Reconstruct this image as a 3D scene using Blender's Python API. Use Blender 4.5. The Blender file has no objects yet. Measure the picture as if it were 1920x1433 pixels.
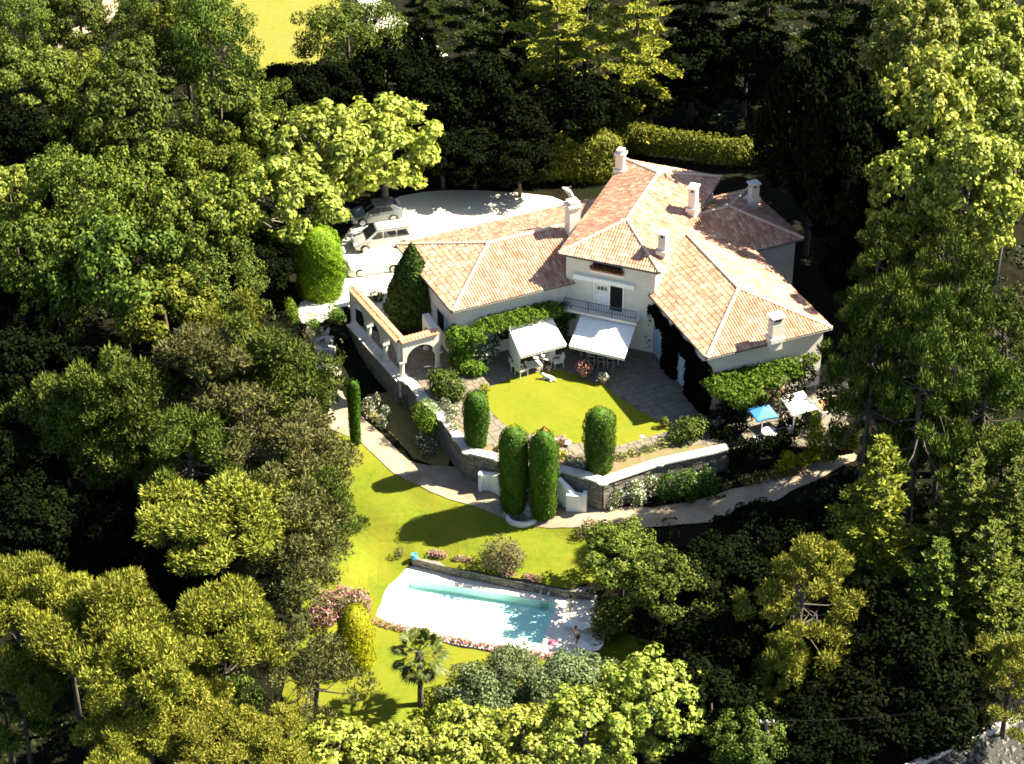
import bpy, math, random
import numpy as np
from mathutils import Vector, Matrix
from mathutils.geometry import delaunay_2d_cdt

S = bpy.context.scene
COL = S.collection
rad = math.radians
rng = np.random.default_rng(7)
random.seed(7)

# ------------------------------------------------------------------ camera, sky, sun, exposure
PITCH = rad(34.0); FOC = 4330.0; CAMP = np.array([0.0, -147.0, 91.5])
cam_d = bpy.data.cameras.new('camera'); cam = bpy.data.objects.new('camera', cam_d); COL.objects.link(cam)
cam.location = CAMP; cam.rotation_euler = (rad(90) - PITCH, 0, 0)
cam_d.sensor_width = 36.0; cam_d.lens = 36.0 * FOC / 1920.0; cam_d.clip_start = 1.0; cam_d.clip_end = 3000.0
S.camera = cam

SUN_EL = rad(45.0); SUN_AZ = rad(11.5)          # direction to the sun, measured from +X towards +Y
world = bpy.data.worlds.new('World'); S.world = world; world.use_nodes = True
wn = world.node_tree.nodes; wl = world.node_tree.links
bg = wn['Background']; sky = wn.new('ShaderNodeTexSky'); sky.sky_type = 'NISHITA'; sky.sun_disc = False
sky.sun_elevation = SUN_EL; sky.sun_rotation = rad(90) - SUN_AZ
wl.new(sky.outputs['Color'], bg.inputs['Color']); bg.inputs['Strength'].default_value = 0.05
sd = bpy.data.lights.new('sun', 'SUN'); so = bpy.data.objects.new('sun', sd); COL.objects.link(so)
sd.energy = 5.0; sd.angle = rad(0.5); sd.color = (1.0, 0.92, 0.70)
sdir = Vector((math.cos(SUN_EL) * math.cos(SUN_AZ), math.cos(SUN_EL) * math.sin(SUN_AZ), math.sin(SUN_EL)))
so.rotation_euler = sdir.to_track_quat('Z', 'Y').to_euler(); so.location = (60, 10, 60)
S.view_settings.view_transform = 'Standard'; S.view_settings.look = 'None'
S.view_settings.exposure = 2.35; S.view_settings.gamma = 1.0; S.view_settings.use_curve_mapping = False
S.render.engine = 'CYCLES'
S.cycles.max_bounces = 6; S.cycles.diffuse_bounces = 3; S.cycles.transparent_max_bounces = 8
S.cycles.use_denoising = True; S.cycles.caustics_reflective = False; S.cycles.caustics_refractive = False
S.cycles.filter_width = 1.7

# ------------------------------------------------------------------ survey: a sight line of the photograph met with a level
_F = np.array([0, math.cos(PITCH), -math.sin(PITCH)]); _U = np.array([0, math.sin(PITCH), math.cos(PITCH)])
def at(px, py, z=0.0):
    d = _F + np.array([1.0, 0, 0]) * (px - 960) / FOC + _U * (716.5 - py) / FOC
    return CAMP + d * (z - CAMP[2]) / d[2]

# ------------------------------------------------------------------ object helpers
def tag(o, label=None, cat=None, group=None, kind=None):
    if label: o['label'] = label
    if cat: o['category'] = cat
    if group: o['group'] = group
    if kind: o['kind'] = kind
    return o
def link(o, parent=None):
    COL.objects.link(o)
    if parent is not None: o.parent = parent
    return o
def thing(name, label, cat, loc=(0, 0, 0), rz=0.0, group=None):
    o = bpy.data.objects.new(name, None); o.empty_display_size = 0.2
    o.location = loc; o.rotation_euler = (0, 0, rz); link(o)
    return tag(o, label, cat, group)
def clone(o, parent=None):
    c = o.copy(); link(c, parent)
    for ch in list(o.children): clone(ch, c)
    return c

class MB:
    def __init__(s): s.v = []; s.f = []; s.m = []
    def add(s, vs, fs, mi=0):
        b = len(s.v); s.v += [tuple(float(c) for c in v) for v in vs]
        s.f += [tuple(b + i for i in f) for f in fs]; s.m += [mi] * len(fs); return s
    def box(s, c, d, rz=0.0, mi=0, top=1.0):
        x, y, z = d[0] / 2, d[1] / 2, d[2] / 2; ca, sa = math.cos(rz), math.sin(rz); vs = []
        for k, t in ((-z, 1.0), (z, top)):
            for i, j in ((-x, -y), (x, -y), (x, y), (-x, y)):
                i, j = i * t, j * t
                vs.append((c[0] + i * ca - j * sa, c[1] + i * sa + j * ca, c[2] + k))
        return s.add(vs, [(3, 2, 1, 0), (4, 5, 6, 7), (0, 1, 5, 4), (1, 2, 6, 5), (2, 3, 7, 6), (3, 0, 4, 7)], mi)
    def prism(s, poly, z0, z1, mi=0):
        n = len(poly); vs = [(p[0], p[1], z0) for p in poly] + [(p[0], p[1], z1) for p in poly]
        return s.add(vs, [tuple(range(n))[::-1], tuple(range(n, 2 * n))] + [(i, (i + 1) % n, n + (i + 1) % n, n + i) for i in range(n)], mi)
    def tube(s, pts, rs, n=7, mi=0, cap=True):
        pts = [np.array(p, float) for p in pts]; vs = []; m = len(pts)
        if not hasattr(rs, '__len__'): rs = [rs] * m
        for i in range(m):
            t = pts[min(i + 1, m - 1)] - pts[max(i - 1, 0)]; t = t / (np.linalg.norm(t) + 1e-9)
            a = np.cross(t, (0, 0, 1.0) if abs(t[2]) < .9 else (1.0, 0, 0)); a /= np.linalg.norm(a); b = np.cross(t, a)
            for k in range(n):
                w = 2 * math.pi * k / n; vs.append(pts[i] + rs[i] * (math.cos(w) * a + math.sin(w) * b))
        fs = [(i * n + k, (i + 1) * n + k, (i + 1) * n + (k + 1) % n, i * n + (k + 1) % n) for i in range(m - 1) for k in range(n)]
        if cap: fs += [tuple(range(n)), tuple(range((m - 1) * n, m * n))[::-1]]
        return s.add(vs, fs, mi)
    def lathe(s, prof, n=16, c=(0, 0, 0), mi=0, jit=0.0):
        vs = []; m = len(prof)
        for r, z in prof:
            for k in range(n):
                w = 2 * math.pi * k / n; q = r * (1 + random.uniform(-jit, jit)); vs.append((c[0] + q * math.cos(w), c[1] + q * math.sin(w), c[2] + z))
        fs = [(i * n + k, i * n + (k + 1) % n, (i + 1) * n + (k + 1) % n, (i + 1) * n + k) for i in range(m - 1) for k in range(n)]
        fs += [tuple(range(n))[::-1], tuple(range((m - 1) * n, m * n))]
        return s.add(vs, fs, mi)
    def loft(s, secs, mi=0, cap=True):
        n = len(secs[0]); m = len(secs); vs = [p for q in secs for p in q]
        fs = [(i * n + k, i * n + (k + 1) % n, (i + 1) * n + (k + 1) % n, (i + 1) * n + k) for i in range(m - 1) for k in range(n)]
        if cap: fs += [tuple(range(n))[::-1], tuple(range((m - 1) * n, m * n))]
        return s.add(vs, fs, mi)
    def mesh(s, name, mats, smooth=False):
        me = bpy.data.meshes.new(name); me.from_pydata(s.v, [], s.f)
        for m in (mats if isinstance(mats, (list, tuple)) else [mats]): me.materials.append(m)
        me.polygons.foreach_set('material_index', s.m)
        if smooth: me.polygons.foreach_set('use_smooth', [True] * len(me.polygons))
        me.update(); return me
    def build(s, name, mats, parent=None, smooth=False):
        return link(bpy.data.objects.new(name, s.mesh(name, mats, smooth)), parent)

def quads_mesh(name, V, mat, k=4):
    """V: (N*k,3) array, every k vertices one face"""
    me = bpy.data.meshes.new(name); n = len(V) // k
    me.vertices.add(n * k); me.vertices.foreach_set('co', np.ascontiguousarray(V, dtype=np.float32).ravel())
    me.loops.add(n * k); me.loops.foreach_set('vertex_index', np.arange(n * k, dtype=np.int32))
    me.polygons.add(n); me.polygons.foreach_set('loop_start', np.arange(0, n * k, k, dtype=np.int32))
    if mat: me.materials.append(mat)
    me.update(calc_edges=True); return me

# ------------------------------------------------------------------ materials
def mat(name):
    m = bpy.data.materials.new(name); m.use_nodes = True
    nt = m.node_tree; return m, nt, nt.nodes, nt.links, nt.nodes['Principled BSDF']
def ramp(nt, fac, stops):
    r = nt.nodes.new('ShaderNodeValToRGB'); e = r.color_ramp.elements
    while len(e) < len(stops): e.new(0.5)
    for el, (p, c) in zip(e, stops): el.position = p; el.color = (*c, 1)
    nt.links.new(fac, r.inputs['Fac']); return r.outputs['Color']
def noise(nt, scale, detail=4, rough=.6, coord='Object', dist=0.0):
    tc = nt.nodes.new('ShaderNodeTexCoord'); n = nt.nodes.new('ShaderNodeTexNoise')
    n.inputs['Scale'].default_value = scale; n.inputs['Detail'].default_value = detail; n.inputs['Roughness'].default_value = rough; n.inputs['Distortion'].default_value = dist
    nt.links.new(tc.outputs[coord], n.inputs['Vector']); return n.outputs['Fac']
def mixc(nt, fac, a, b, mode='MIX'):
    m = nt.nodes.new('ShaderNodeMix'); m.data_type = 'RGBA'; m.blend_type = mode
    for sock, v in ((m.inputs['Factor'], fac), (m.inputs['A'], a), (m.inputs['B'], b)):
        if hasattr(v, 'is_output'): nt.links.new(v, sock)
        else: sock.default_value = v if not isinstance(v, tuple) else (*v, 1)
    return m.outputs['Result']
def bump(nt, bsdf, h, strength=.4, dist=.05):
    b = nt.nodes.new('ShaderNodeBump'); b.inputs['Strength'].default_value = strength; b.inputs['Distance'].default_value = dist
    nt.links.new(h, b.inputs['Height']); nt.links.new(b.outputs['Normal'], bsdf.inputs['Normal'])
def surf(name, c1, c2, scale=3.0, rough=.8, bs=.3, bd=.03, spec=.3, metal=0.0, c3=None, scale2=.25, mid=.5, spread=.18):
    m, nt, N, L, B = mat(name)
    f = noise(nt, scale); col = ramp(nt, f, [(mid - spread, c1), (mid + spread, c2)])
    if c3: col = mixc(nt, ramp(nt, noise(nt, scale2, 3), [(.45, (0, 0, 0)), (.62, (1, 1, 1))]), col, c3)
    L.new(col, B.inputs['Base Color']); B.inputs['Roughness'].default_value = rough; B.inputs['Specular IOR Level'].default_value = spec; B.inputs['Metallic'].default_value = metal
    if bs: bump(nt, B, noise(nt, scale * 4, 5), bs, bd)
    return m
def leafm(name, dark, mid, light, trans=.30, gloss=.12, rough=.6):
    m, nt, N, L, B = mat(name)
    g = N.new('ShaderNodeNewGeometry'); oi = N.new('ShaderNodeObjectInfo')
    col = ramp(nt, g.outputs['Random Per Island'], [(.0, dark), (.5, mid), (1., light)])
    hs = N.new('ShaderNodeHueSaturation'); mr = N.new('ShaderNodeMapRange'); mr.inputs['To Min'].default_value = .75; mr.inputs['To Max'].default_value = 1.25
    L.new(oi.outputs['Random'], mr.inputs['Value']); L.new(mr.outputs['Result'], hs.inputs['Value'])
    m2 = N.new('ShaderNodeMapRange'); m2.inputs['To Min'].default_value = .488; m2.inputs['To Max'].default_value = .512
    ml = N.new('ShaderNodeMath'); ml.operation = 'MULTIPLY'; ml.inputs[1].default_value = 7.31; fr = N.new('ShaderNodeMath'); fr.operation = 'FRACT'
    L.new(oi.outputs['Random'], ml.inputs[0]); L.new(ml.outputs[0], fr.inputs[0]); L.new(fr.outputs[0], m2.inputs['Value']); L.new(m2.outputs['Result'], hs.inputs['Hue'])
    L.new(col, hs.inputs['Color']); c = hs.outputs['Color']
    L.new(c, B.inputs['Base Color']); B.inputs['Roughness'].default_value = rough; B.inputs['Specular IOR Level'].default_value = gloss
    t = N.new('ShaderNodeBsdfTranslucent'); L.new(c, t.inputs['Color']); mx = N.new('ShaderNodeMixShader'); mx.inputs[0].default_value = trans
    L.new(B.outputs[0], mx.inputs[1]); L.new(t.outputs[0], mx.inputs[2]); L.new(mx.outputs[0], N['Material Output'].inputs['Surface'])
    return m
def plain(name, c, rough=.5, spec=.4, metal=0.0):
    m, nt, N, L, B = mat(name)
    col = mixc(nt, ramp(nt, noise(nt, 5), [(.35, (0, 0, 0)), (.7, (1, 1, 1))]), c, tuple(x * .82 for x in c))
    L.new(col, B.inputs['Base Color']); B.inputs['Roughness'].default_value = rough; B.inputs['Specular IOR Level'].default_value = spec; B.inputs['Metallic'].default_value = metal
    return m

M = {}
M['oak'] = leafm('oak_leaf', (.020, .034, .004), (.056, .078, .008), (.132, .154, .017), .10)
M['oakb'] = leafm('green_leaf', (.022, .042, .005), (.060, .092, .010), (.135, .164, .020), .10)
M['oaky'] = leafm('yellow_green_leaf', (.040, .052, .004), (.090, .106, .009), (.165, .168, .018), .12)
M['plane'] = leafm('plane_leaf', (.100, .135, .012), (.225, .262, .028), (.350, .370, .060), .22, .3)
M['poplar'] = leafm('poplar_leaf', (.070, .098, .008), (.180, .210, .020), (.320, .325, .055), .22, .3)
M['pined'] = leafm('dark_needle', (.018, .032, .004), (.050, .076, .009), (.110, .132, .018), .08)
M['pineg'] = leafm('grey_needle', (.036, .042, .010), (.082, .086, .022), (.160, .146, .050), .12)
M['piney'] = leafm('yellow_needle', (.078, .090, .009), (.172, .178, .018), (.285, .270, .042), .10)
M['shade_leaf'] = leafm('shade_coloured_leaf', (.0015, .0027, .0010), (.0034, .0056, .0017), (.009, .0125, .0033), .06, .02, .9)  # near-black leaf: the deep shade of the woods put into its colour
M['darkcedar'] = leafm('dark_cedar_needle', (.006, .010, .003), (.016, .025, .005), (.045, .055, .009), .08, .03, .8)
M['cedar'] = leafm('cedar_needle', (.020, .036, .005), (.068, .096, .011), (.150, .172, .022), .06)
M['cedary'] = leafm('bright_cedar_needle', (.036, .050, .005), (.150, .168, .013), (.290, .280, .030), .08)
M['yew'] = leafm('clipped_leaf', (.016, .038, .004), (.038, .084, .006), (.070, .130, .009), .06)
M['dome'] = leafm('dome_leaf', (.050, .090, .004), (.100, .170, .006), (.160, .230, .010), .2)
M['lime'] = leafm('lime_leaf', (.110, .120, .004), (.200, .210, .006), (.300, .280, .012), .25)
M['thuja'] = leafm('thuja_leaf', (.016, .034, .006), (.042, .068, .010), (.085, .105, .014), .12)
M['vine'] = leafm('vine_leaf', (.040, .085, .006), (.080, .150, .010), (.150, .220, .018), .28)
M['shrub'] = leafm('shrub_leaf', (.040, .075, .010), (.075, .120, .016), (.130, .165, .028), .22)
M['olive'] = leafm('olive_leaf', (.060, .085, .030), (.115, .145, .060), (.190, .210, .100), .2)
M['greybush'] = leafm('grey_brown_leaf', (.060, .060, .022), (.115, .105, .045), (.190, .150, .080), .15)
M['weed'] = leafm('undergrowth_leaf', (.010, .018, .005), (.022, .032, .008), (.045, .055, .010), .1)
M['palm'] = leafm('palm_blade', (.022, .036, .005), (.055, .075, .009), (.120, .130, .018), .12, .3)
M['pink'] = leafm('pink_petal', (.42, .12, .14), (.60, .24, .26), (.75, .42, .42), .3)
M['white_petal'] = leafm('white_petal', (.55, .52, .46), (.70, .68, .60), (.80, .78, .70), .3)
M['yellow_petal'] = leafm('yellow_petal', (.40, .34, .02), (.55, .48, .03), (.70, .62, .06), .3)
M['red_petal'] = leafm('red_petal', (.10, .012, .018), (.16, .025, .030), (.24, .05, .05), .2)
M['orange_petal'] = leafm('coral_petal', (.45, .14, .08), (.60, .24, .15), (.75, .40, .28), .3)
M['bark'] = surf('bark', (.045, .035, .028), (.120, .095, .075), 6, .95, .8, .05)
M['pinebark'] = surf('pine_bark', (.05, .042, .034), (.13, .108, .088), 5, .95, .8, .05)
M['greybark'] = surf('grey_bark', (.085, .075, .065), (.19, .165, .14), 6, .95, .6, .05)
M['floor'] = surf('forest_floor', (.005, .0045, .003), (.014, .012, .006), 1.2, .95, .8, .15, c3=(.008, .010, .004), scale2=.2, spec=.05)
M['lawn'] = None
def lawn_mat(name, a, b, c, dry):
    m, nt, N, L, B = mat(name)
    base = ramp(nt, noise(nt, 2.2, 6, .75), [(.25, a), (.5, b), (.78, c)])
    col = mixc(nt, ramp(nt, noise(nt, .35, 4, .6), [(.42, (0, 0, 0)), (.66, (.75, .75, .75))]), base, dry)
    fine = ramp(nt, noise(nt, 26, 3, .8), [(.3, (.55, .58, .5)), (.7, (1.2, 1.18, 1.2))])
    col = mixc(nt, 1.0, col, fine, 'MULTIPLY')
    L.new(col, B.inputs['Base Color']); B.inputs['Roughness'].default_value = .85; B.inputs['Specular IOR Level'].default_value = .15
    bump(nt, B, noise(nt, 30, 4, .8), .9, .05); return m
M['lawn'] = lawn_mat('lawn_grass', (.088, .124, .006), (.136, .166, .008), (.182, .196, .010), (.190, .182, .013))
M['lawn2'] = lawn_mat('courtyard_grass', (.122, .146, .006), (.158, .176, .008), (.186, .194, .010), (.194, .184, .013))
M['field'] = lawn_mat('dry_field_grass', (.155, .148, .020), (.190, .180, .026), (.22, .20, .034), (.21, .18, .04))
M['gravel'] = surf('pale_gravel', (.50, .47, .40), (.66, .62, .54), 9, .95, .5, .02, c3=(.58, .54, .46), scale2=.3)
M['pathm'] = surf('path_sand', (.235, .190, .130), (.320, .262, .185), 4, .95, .4, .02, c3=(.21, .155, .105), scale2=.5)
M['earth'] = surf('bed_earth', (.12, .085, .045), (.20, .145, .08), 3, .95, .7, .06, c3=(.12, .12, .04), scale2=.8)
M['paver'] = surf('flagstone', (.110, .096, .074), (.180, .152, .112), 1.5, .85, .3, .01)
M['joint'] = surf('joint_mortar', (.07, .06, .05), (.12, .10, .08), 6, .95, .3, .01)
M['render'] = surf('lime_render', (.56, .52, .455), (.64, .60, .53), 1.5, .9, .15, .01, c3=(.62, .57, .49), scale2=.35)
M['white'] = surf('white_paint', (.74, .73, .69), (.82, .81, .77), 3, .7, .1, .005)
M['coping'] = surf('coping_stone', (.40, .37, .33), (.54, .50, .44), 3, .9, .4, .02, c3=(.36, .34, .30), scale2=.7)
M['stone'] = surf('wall_stone', (.11, .10, .085), (.24, .215, .18), 2.2, .95, .7, .04)
M['deckm'] = surf('pool_deck_stone', (.60, .56, .48), (.70, .66, .58), 3, .85, .15, .01)
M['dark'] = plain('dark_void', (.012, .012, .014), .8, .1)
M['soffit'] = surf('eave_paint', (.55, .50, .42), (.66, .60, .52), 4, .8, .1, .01)
M['zinc'] = plain('gutter_metal', (.12, .115, .11), .5, .5)
M['shutter'] = plain('pale_blue_shutter', (.34, .46, .58), .5)
M['door'] = plain('white_door_paint', (.66, .68, .70), .4)
M['glass'] = plain('window_glass', (.015, .018, .022), .05, .6)
M['iron'] = plain('iron', (.05, .07, .10), .5, .5)
M['canvas'] = surf('awning_canvas', (.74, .72, .66), (.80, .78, .72), 2, .85, .1, .005)
M['bluecanvas'] = plain('blue_canvas', (.08, .30, .62), .8, .2)
M['furn'] = plain('white_resin', (.74, .73, .69), .4)
M['wood'] = surf('teak', (.10, .07, .045), (.18, .13, .08), 5, .7, .2, .005)
M['terra'] = surf('terracotta', (.34, .15, .08), (.48, .23, .13), 4, .9, .3, .01)
M['plate'] = plain('crockery', (.62, .62, .60), .2)
M['poolwall'] = surf('pool_plaster', (.70, .88, .83), (.76, .91, .87), 1.5, .7, 0)
M['chrome'] = plain('steel', (.6, .6, .6), .2, .5, 1.0)
M['silver'] = plain('silver_car_paint', (.52, .52, .50), .25, .6, .35)
M['dkgrey'] = plain('grey_car_paint', (.20, .22, .25), .22, .6, .4)
M['cover'] = surf('white_car_cover', (.74, .72, .67), (.80, .78, .73), 2, .8, .2, .03)
M['tyre'] = plain('tyre_rubber', (.02, .02, .02), .9, .1)
M['trim'] = plain('black_trim', (.025, .025, .027), .5)
M['lamp'] = plain('headlamp_glass', (.55, .56, .58), .1, .6)
M['skin'] = plain('skin', (.50, .30, .21), .6, .2)
M['hair'] = plain('brown_hair', (.05, .03, .02), .7, .2)
M['hairw'] = plain('pale_hat', (.66, .64, .58), .8, .2)
M['shirt'] = plain('pale_cotton', (.66, .65, .61), .9, .1)
M['redcloth'] = plain('dark_red_cotton', (.17, .03, .04), .9, .1)
M['pinkcloth'] = plain('pink_cloth', (.56, .16, .22), .9, .1)
M['fur'] = plain('white_fur', (.70, .68, .60), .9, .1)
M['brush'] = surf('dry_groundcover', (.14, .11, .03), (.22, .17, .05), 4, .95, .8, .05)
M['rock'] = surf('pale_rubble', (.07, .066, .06), (.17, .16, .145), 2, .95, .6, .05)
M['road'] = surf('road_gravel', (.016, .016, .015), (.05, .047, .044), 5, .95, .5, .03)
M['rose'] = leafm('rose_foliage', (.05, .07, .03), (.12, .14, .06), (.24, .24, .15), .2)
def tile_mat():
    m, nt, N, L, B = mat('roof_tile_clay'); g = N.new('ShaderNodeNewGeometry')
    col = ramp(nt, g.outputs['Random Per Island'], [(.0, (.330, .165, .108)), (.22, (.405, .215, .146)), (.6, (.455, .262, .182)), (.85, (.505, .335, .232)), (1., (.545, .405, .285))])
    pat = ramp(nt, noise(nt, .9, 3), [(.36, (.88, .83, .80)), (.68, (1.08, 1.12, 1.12))])
    col = mixc(nt, 1.0, col, pat, 'MULTIPLY')
    L.new(col, B.inputs['Base Color']); B.inputs['Roughness'].default_value = .9; B.inputs['Specular IOR Level'].default_value = .2
    bump(nt, B, noise(nt, 30, 3), .3, .01); return m
M['tile'] = tile_mat()
M['tile2'] = surf('coping_terracotta', (.40, .185, .10), (.52, .27, .15), 3, .9, .2, .01)
M['under'] = surf('roof_channel_clay', (.26, .14, .095), (.36, .22, .15), 4, .95, .3, .01)
M['ridge'] = surf('ridge_mortar_clay', (.46, .34, .23), (.58, .46, .33), 3, .9, .4, .02)
def water_mat():
    m = bpy.data.materials.new('pool_water'); m.use_nodes = True; nt = m.node_tree; N = nt.nodes; L = nt.links; N.clear()
    o = N.new('ShaderNodeOutputMaterial'); t = N.new('ShaderNodeBsdfTransparent'); t.inputs['Color'].default_value = (.82, 1.0, .965, 1)
    g = N.new('ShaderNodeBsdfGlossy'); g.inputs['Roughness'].default_value = .05; fr = N.new('ShaderNodeFresnel'); fr.inputs['IOR'].default_value = 1.33
    b = N.new('ShaderNodeBump'); b.inputs['Strength'].default_value = .3; b.inputs['Distance'].default_value = .05
    L.new(noise(nt, 2.5, 3), b.inputs['Height']); L.new(b.outputs['Normal'], g.inputs['Normal']); L.new(b.outputs['Normal'], fr.inputs['Normal'])
    mx = N.new('ShaderNodeMixShader'); L.new(fr.outputs[0], mx.inputs[0]); L.new(t.outputs[0], mx.inputs[1]); L.new(g.outputs[0], mx.inputs[2]); L.new(mx.outputs[0], o.inputs['Surface']); return m
M['water'] = water_mat()

# ------------------------------------------------------------------ terrain
def inpoly(x, y, poly):
    x = np.asarray(x, float); y = np.asarray(y, float); r = np.zeros(x.shape, bool); n = len(poly); j = n - 1
    for i in range(n):
        xi, yi = poly[i][0], poly[i][1]; xj, yj = poly[j][0], poly[j][1]
        c = ((yi > y) != (yj > y)) & (x < (xj - xi) * (y - yi) / (yj - yi + 1e-12) + xi); r ^= c; j = i
    return r
CTRL = [(700, 820, -2.2), (640, 790, -2.1), (830, 910, -2.3), (900, 925, -2.3), (1090, 975, -2.3), (1200, 975, -2.2), (1300, 970, -2.0), (1400, 940, -1.6), (1500, 895, -1.0), (1590, 856, -.5), (1660, 800, -.2),
        (610, 612, -.02), (560, 600, -.02), (640, 690, -1.6), (700, 720, -1.9), (770, 790, -2.1), (640, 745, -1.9), (560, 680, -1.4), (500, 560, -.3),
        (750, 950, -2.7), (900, 1000, -2.8), (1050, 1030, -3.0), (650, 1060, -3.2), (780, 1035, -3.3), (900, 1060, -3.4), (1060, 1095, -3.5), (742, 1078, -4.1), (722, 1098, -4.15), (702, 1150, -4.2), (1150, 1080, -3.4),
        (710, 1130, -4.2), (740, 1180, -4.25), (850, 1210, -4.25), (1000, 1232, -4.25), (1110, 1225, -4.3), (1200, 1200, -4.2), (690, 1100, -4.15), (757, 1064, -4.0), (730, 1090, -4.15), (712, 1112, -4.2), (703, 1135, -4.2), (735, 1075, -4.1), (1160, 1160, -4.1),
        (730, 1270, -4.6), (650, 1330, -4.8), (900, 1400, -6.0), (1200, 1350, -5.5), (300, 1200, -5.0), (100, 1000, -4.0), (450, 1000, -3.6), (200, 700, -2.0), (380, 760, -2.0), (300, 300, 0.), (500, 50, 1.), (0, 300, .5), (0, 0, 1.), (1000, 0, 1.), (1900, 0, 1.), (1500, 1100, -3.6), (1700, 1000, -2.5), (1600, 1400, -6.5),
        (1850, 1390, -6.0), (1300, 200, .3), (1750, 600, -.3), (1650, 500, -.1), (1500, 350, 0.), (800, 340, 0.), (1000, 340, 0.), (640, 400, 0.), (560, 480, 0.), (1900, 900, -2.), (500, 1420, -6.), (0, 1430, -7.), (1900, 1430, -7.), (1250, 280, 0.)]
CP = np.array([at(*c) for c in CTRL])
def terr(x, y):
    x = np.asarray(x, float); y = np.asarray(y, float); num = np.zeros(x.shape); den = np.zeros(x.shape)
    for cx, cy, cz in CP:
        w = 1.0 / ((x - cx) ** 2 + (y - cy) ** 2 + 1.6) ** 2; num += w * cz; den += w
    return num / den
def tz(x, y): return float(terr(np.array([x]), np.array([y]))[0])
def atg(px, py, h=0.0):
    z = -2.0
    for _ in range(8):
        q = at(px, py, z + h); z = tz(q[0], q[1])
    return np.array([q[0], q[1], z])
TPX = [(540, 470), (545, 590), (572, 617), (612, 606), (648, 575), (662, 608), (753, 713), (768, 719), (791, 749), (830, 786), (858, 823), (876, 848), (937, 862), (1049, 882), (1094, 893), (1130, 906), (1235, 870), (1365, 842), (1430, 862), (1600, 842), (1660, 760), (1650, 560), (1500, 330), (1360, 285), (1150, 300), (1060, 345), (820, 330), (700, 350)]
TERR = [at(a, b, 0)[:2] for a, b in TPX]
DECKZ = -4.2
DPX = [(772, 1052), (716, 1108), (700, 1157), (760, 1183), (850, 1208), (1000, 1232), (1115, 1228), (1132, 1180), (1125, 1110), (1065, 1103), (930, 1078)]
DECK = [at(a, b, DECKZ)[:2] for a, b in DPX]
def lin(lo, hi, inner, step):
    a = list(np.arange(-inner, inner + .01, step)); s = step; v = a[-1]
    while v < hi: s *= 1.35; v += s; a.append(v)
    s = step; v = a[0]; b = []
    while v > lo: s *= 1.35; v -= s; b.append(v)
    return np.array(b[::-1] + a)
gx = lin(-900, 900, 58, .8); gy = lin(-500, 1500, 60, .8)
X, Y = np.meshgrid(gx, gy); Z = terr(X, Y)
Z = np.where(inpoly(X, Y, TERR), np.minimum(Z, -.14), Z); Z = np.where(inpoly(X, Y, DECK), np.minimum(Z, DECKZ - .3), Z)
_tr = at(1045, 1131, DECKZ)[:2]; _br = at(1016, 1209, DECKZ)[:2]; _e = (_br - _tr) / np.linalg.norm(_br - _tr); _l = np.array([_e[1], -_e[0]]); _l = -_l if _l[0] > 0 else _l
_a = _tr - _e * .85 - _l * .85; _b = _br + _e * .85 - _l * .85
Z = np.where(inpoly(X, Y, [_a, _b, _b + _l * 11.7, _a + _l * 11.7]), np.minimum(Z, DECKZ - 1.9), Z)
Z += .10 * np.sin(X * .9 + 1.3 * np.sin(Y * .7)) * np.cos(Y * .8) * (np.hypot(X, Y) > 62)
nx, ny = len(gx), len(gy)
idx = np.arange(nx * ny).reshape(ny, nx)
Q = np.stack([idx[:-1, :-1], idx[:-1, 1:], idx[1:, 1:], idx[1:, :-1]], -1).reshape(-1, 4)
me = bpy.data.meshes.new('ground'); me.from_pydata(np.stack([X, Y, Z], -1).reshape(-1, 3).tolist(), [], Q.tolist()); me.materials.append(M['floor'])
me.polygons.foreach_set('use_smooth', [True] * len(me.polygons))
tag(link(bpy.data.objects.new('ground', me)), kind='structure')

def chaikin(p, n=2):
    p = [np.array(q[:2], float) for q in p]
    for _ in range(n):
        r = []
        for i in range(len(p)):
            a, b = p[i], p[(i + 1) % len(p)]; r += [a * .75 + b * .25, a * .25 + b * .75]
        p = r
    return p
def sheet(name, poly, zf, material, step=.7, hole=None, kind='structure', parent=None, jit=0.0):
    P = [np.array(q[:2], float) for q in poly]
    dens = []
    for i in range(len(P)):
        a, b = P[i], P[(i + 1) % len(P)]; k = max(1, int(np.linalg.norm(b - a) / step))
        for t in range(k): dens.append(a + (b - a) * t / k + rng.normal(0, jit, 2))
    vs = [Vector(q) for q in dens]; ed = [(i, (i + 1) % len(vs)) for i in range(len(vs))]
    if hole is not None:
        b = len(vs); vs += [Vector(q[:2]) for q in hole]; ed += [(b + i, b + (i + 1) % len(hole)) for i in range(len(hole))]
    A = np.array([tuple(q) for q in dens]); x0, y0 = A.min(0); x1, y1 = A.max(0)
    GX, GY = np.meshgrid(np.arange(x0, x1, step), np.arange(y0, y1, step)); k = inpoly(GX, GY, dens)
    if hole is not None: k &= ~inpoly(GX, GY, hole)
    vs += [Vector((a, b)) for a, b in zip(GX[k], GY[k])]
    v, e, f, *_ = delaunay_2d_cdt(vs, ed, [], 0, 1e-4)
    v = np.array([tuple(q) for q in v]); f = [t for t in f]; c = np.array([v[list(t)].mean(0) for t in f])
    k = inpoly(c[:, 0], c[:, 1], dens)
    if hole is not None: k &= ~inpoly(c[:, 0], c[:, 1], hole)
    z = zf(v[:, 0], v[:, 1]) if callable(zf) else np.full(len(v), zf)
    m = bpy.data.meshes.new(name); m.from_pydata(np.column_stack([v, z]).tolist(), [], [t for t, q in zip(f, k) if q]); m.materials.append(material)
    o = link(bpy.data.objects.new(name, m), parent)
    return tag(o, kind=kind) if kind else o

# terrace platform
tb = MB(); tb.prism(TERR, -4.0, 0.0); tag(tb.build('terrace', M['floor']), kind='structure')
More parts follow.
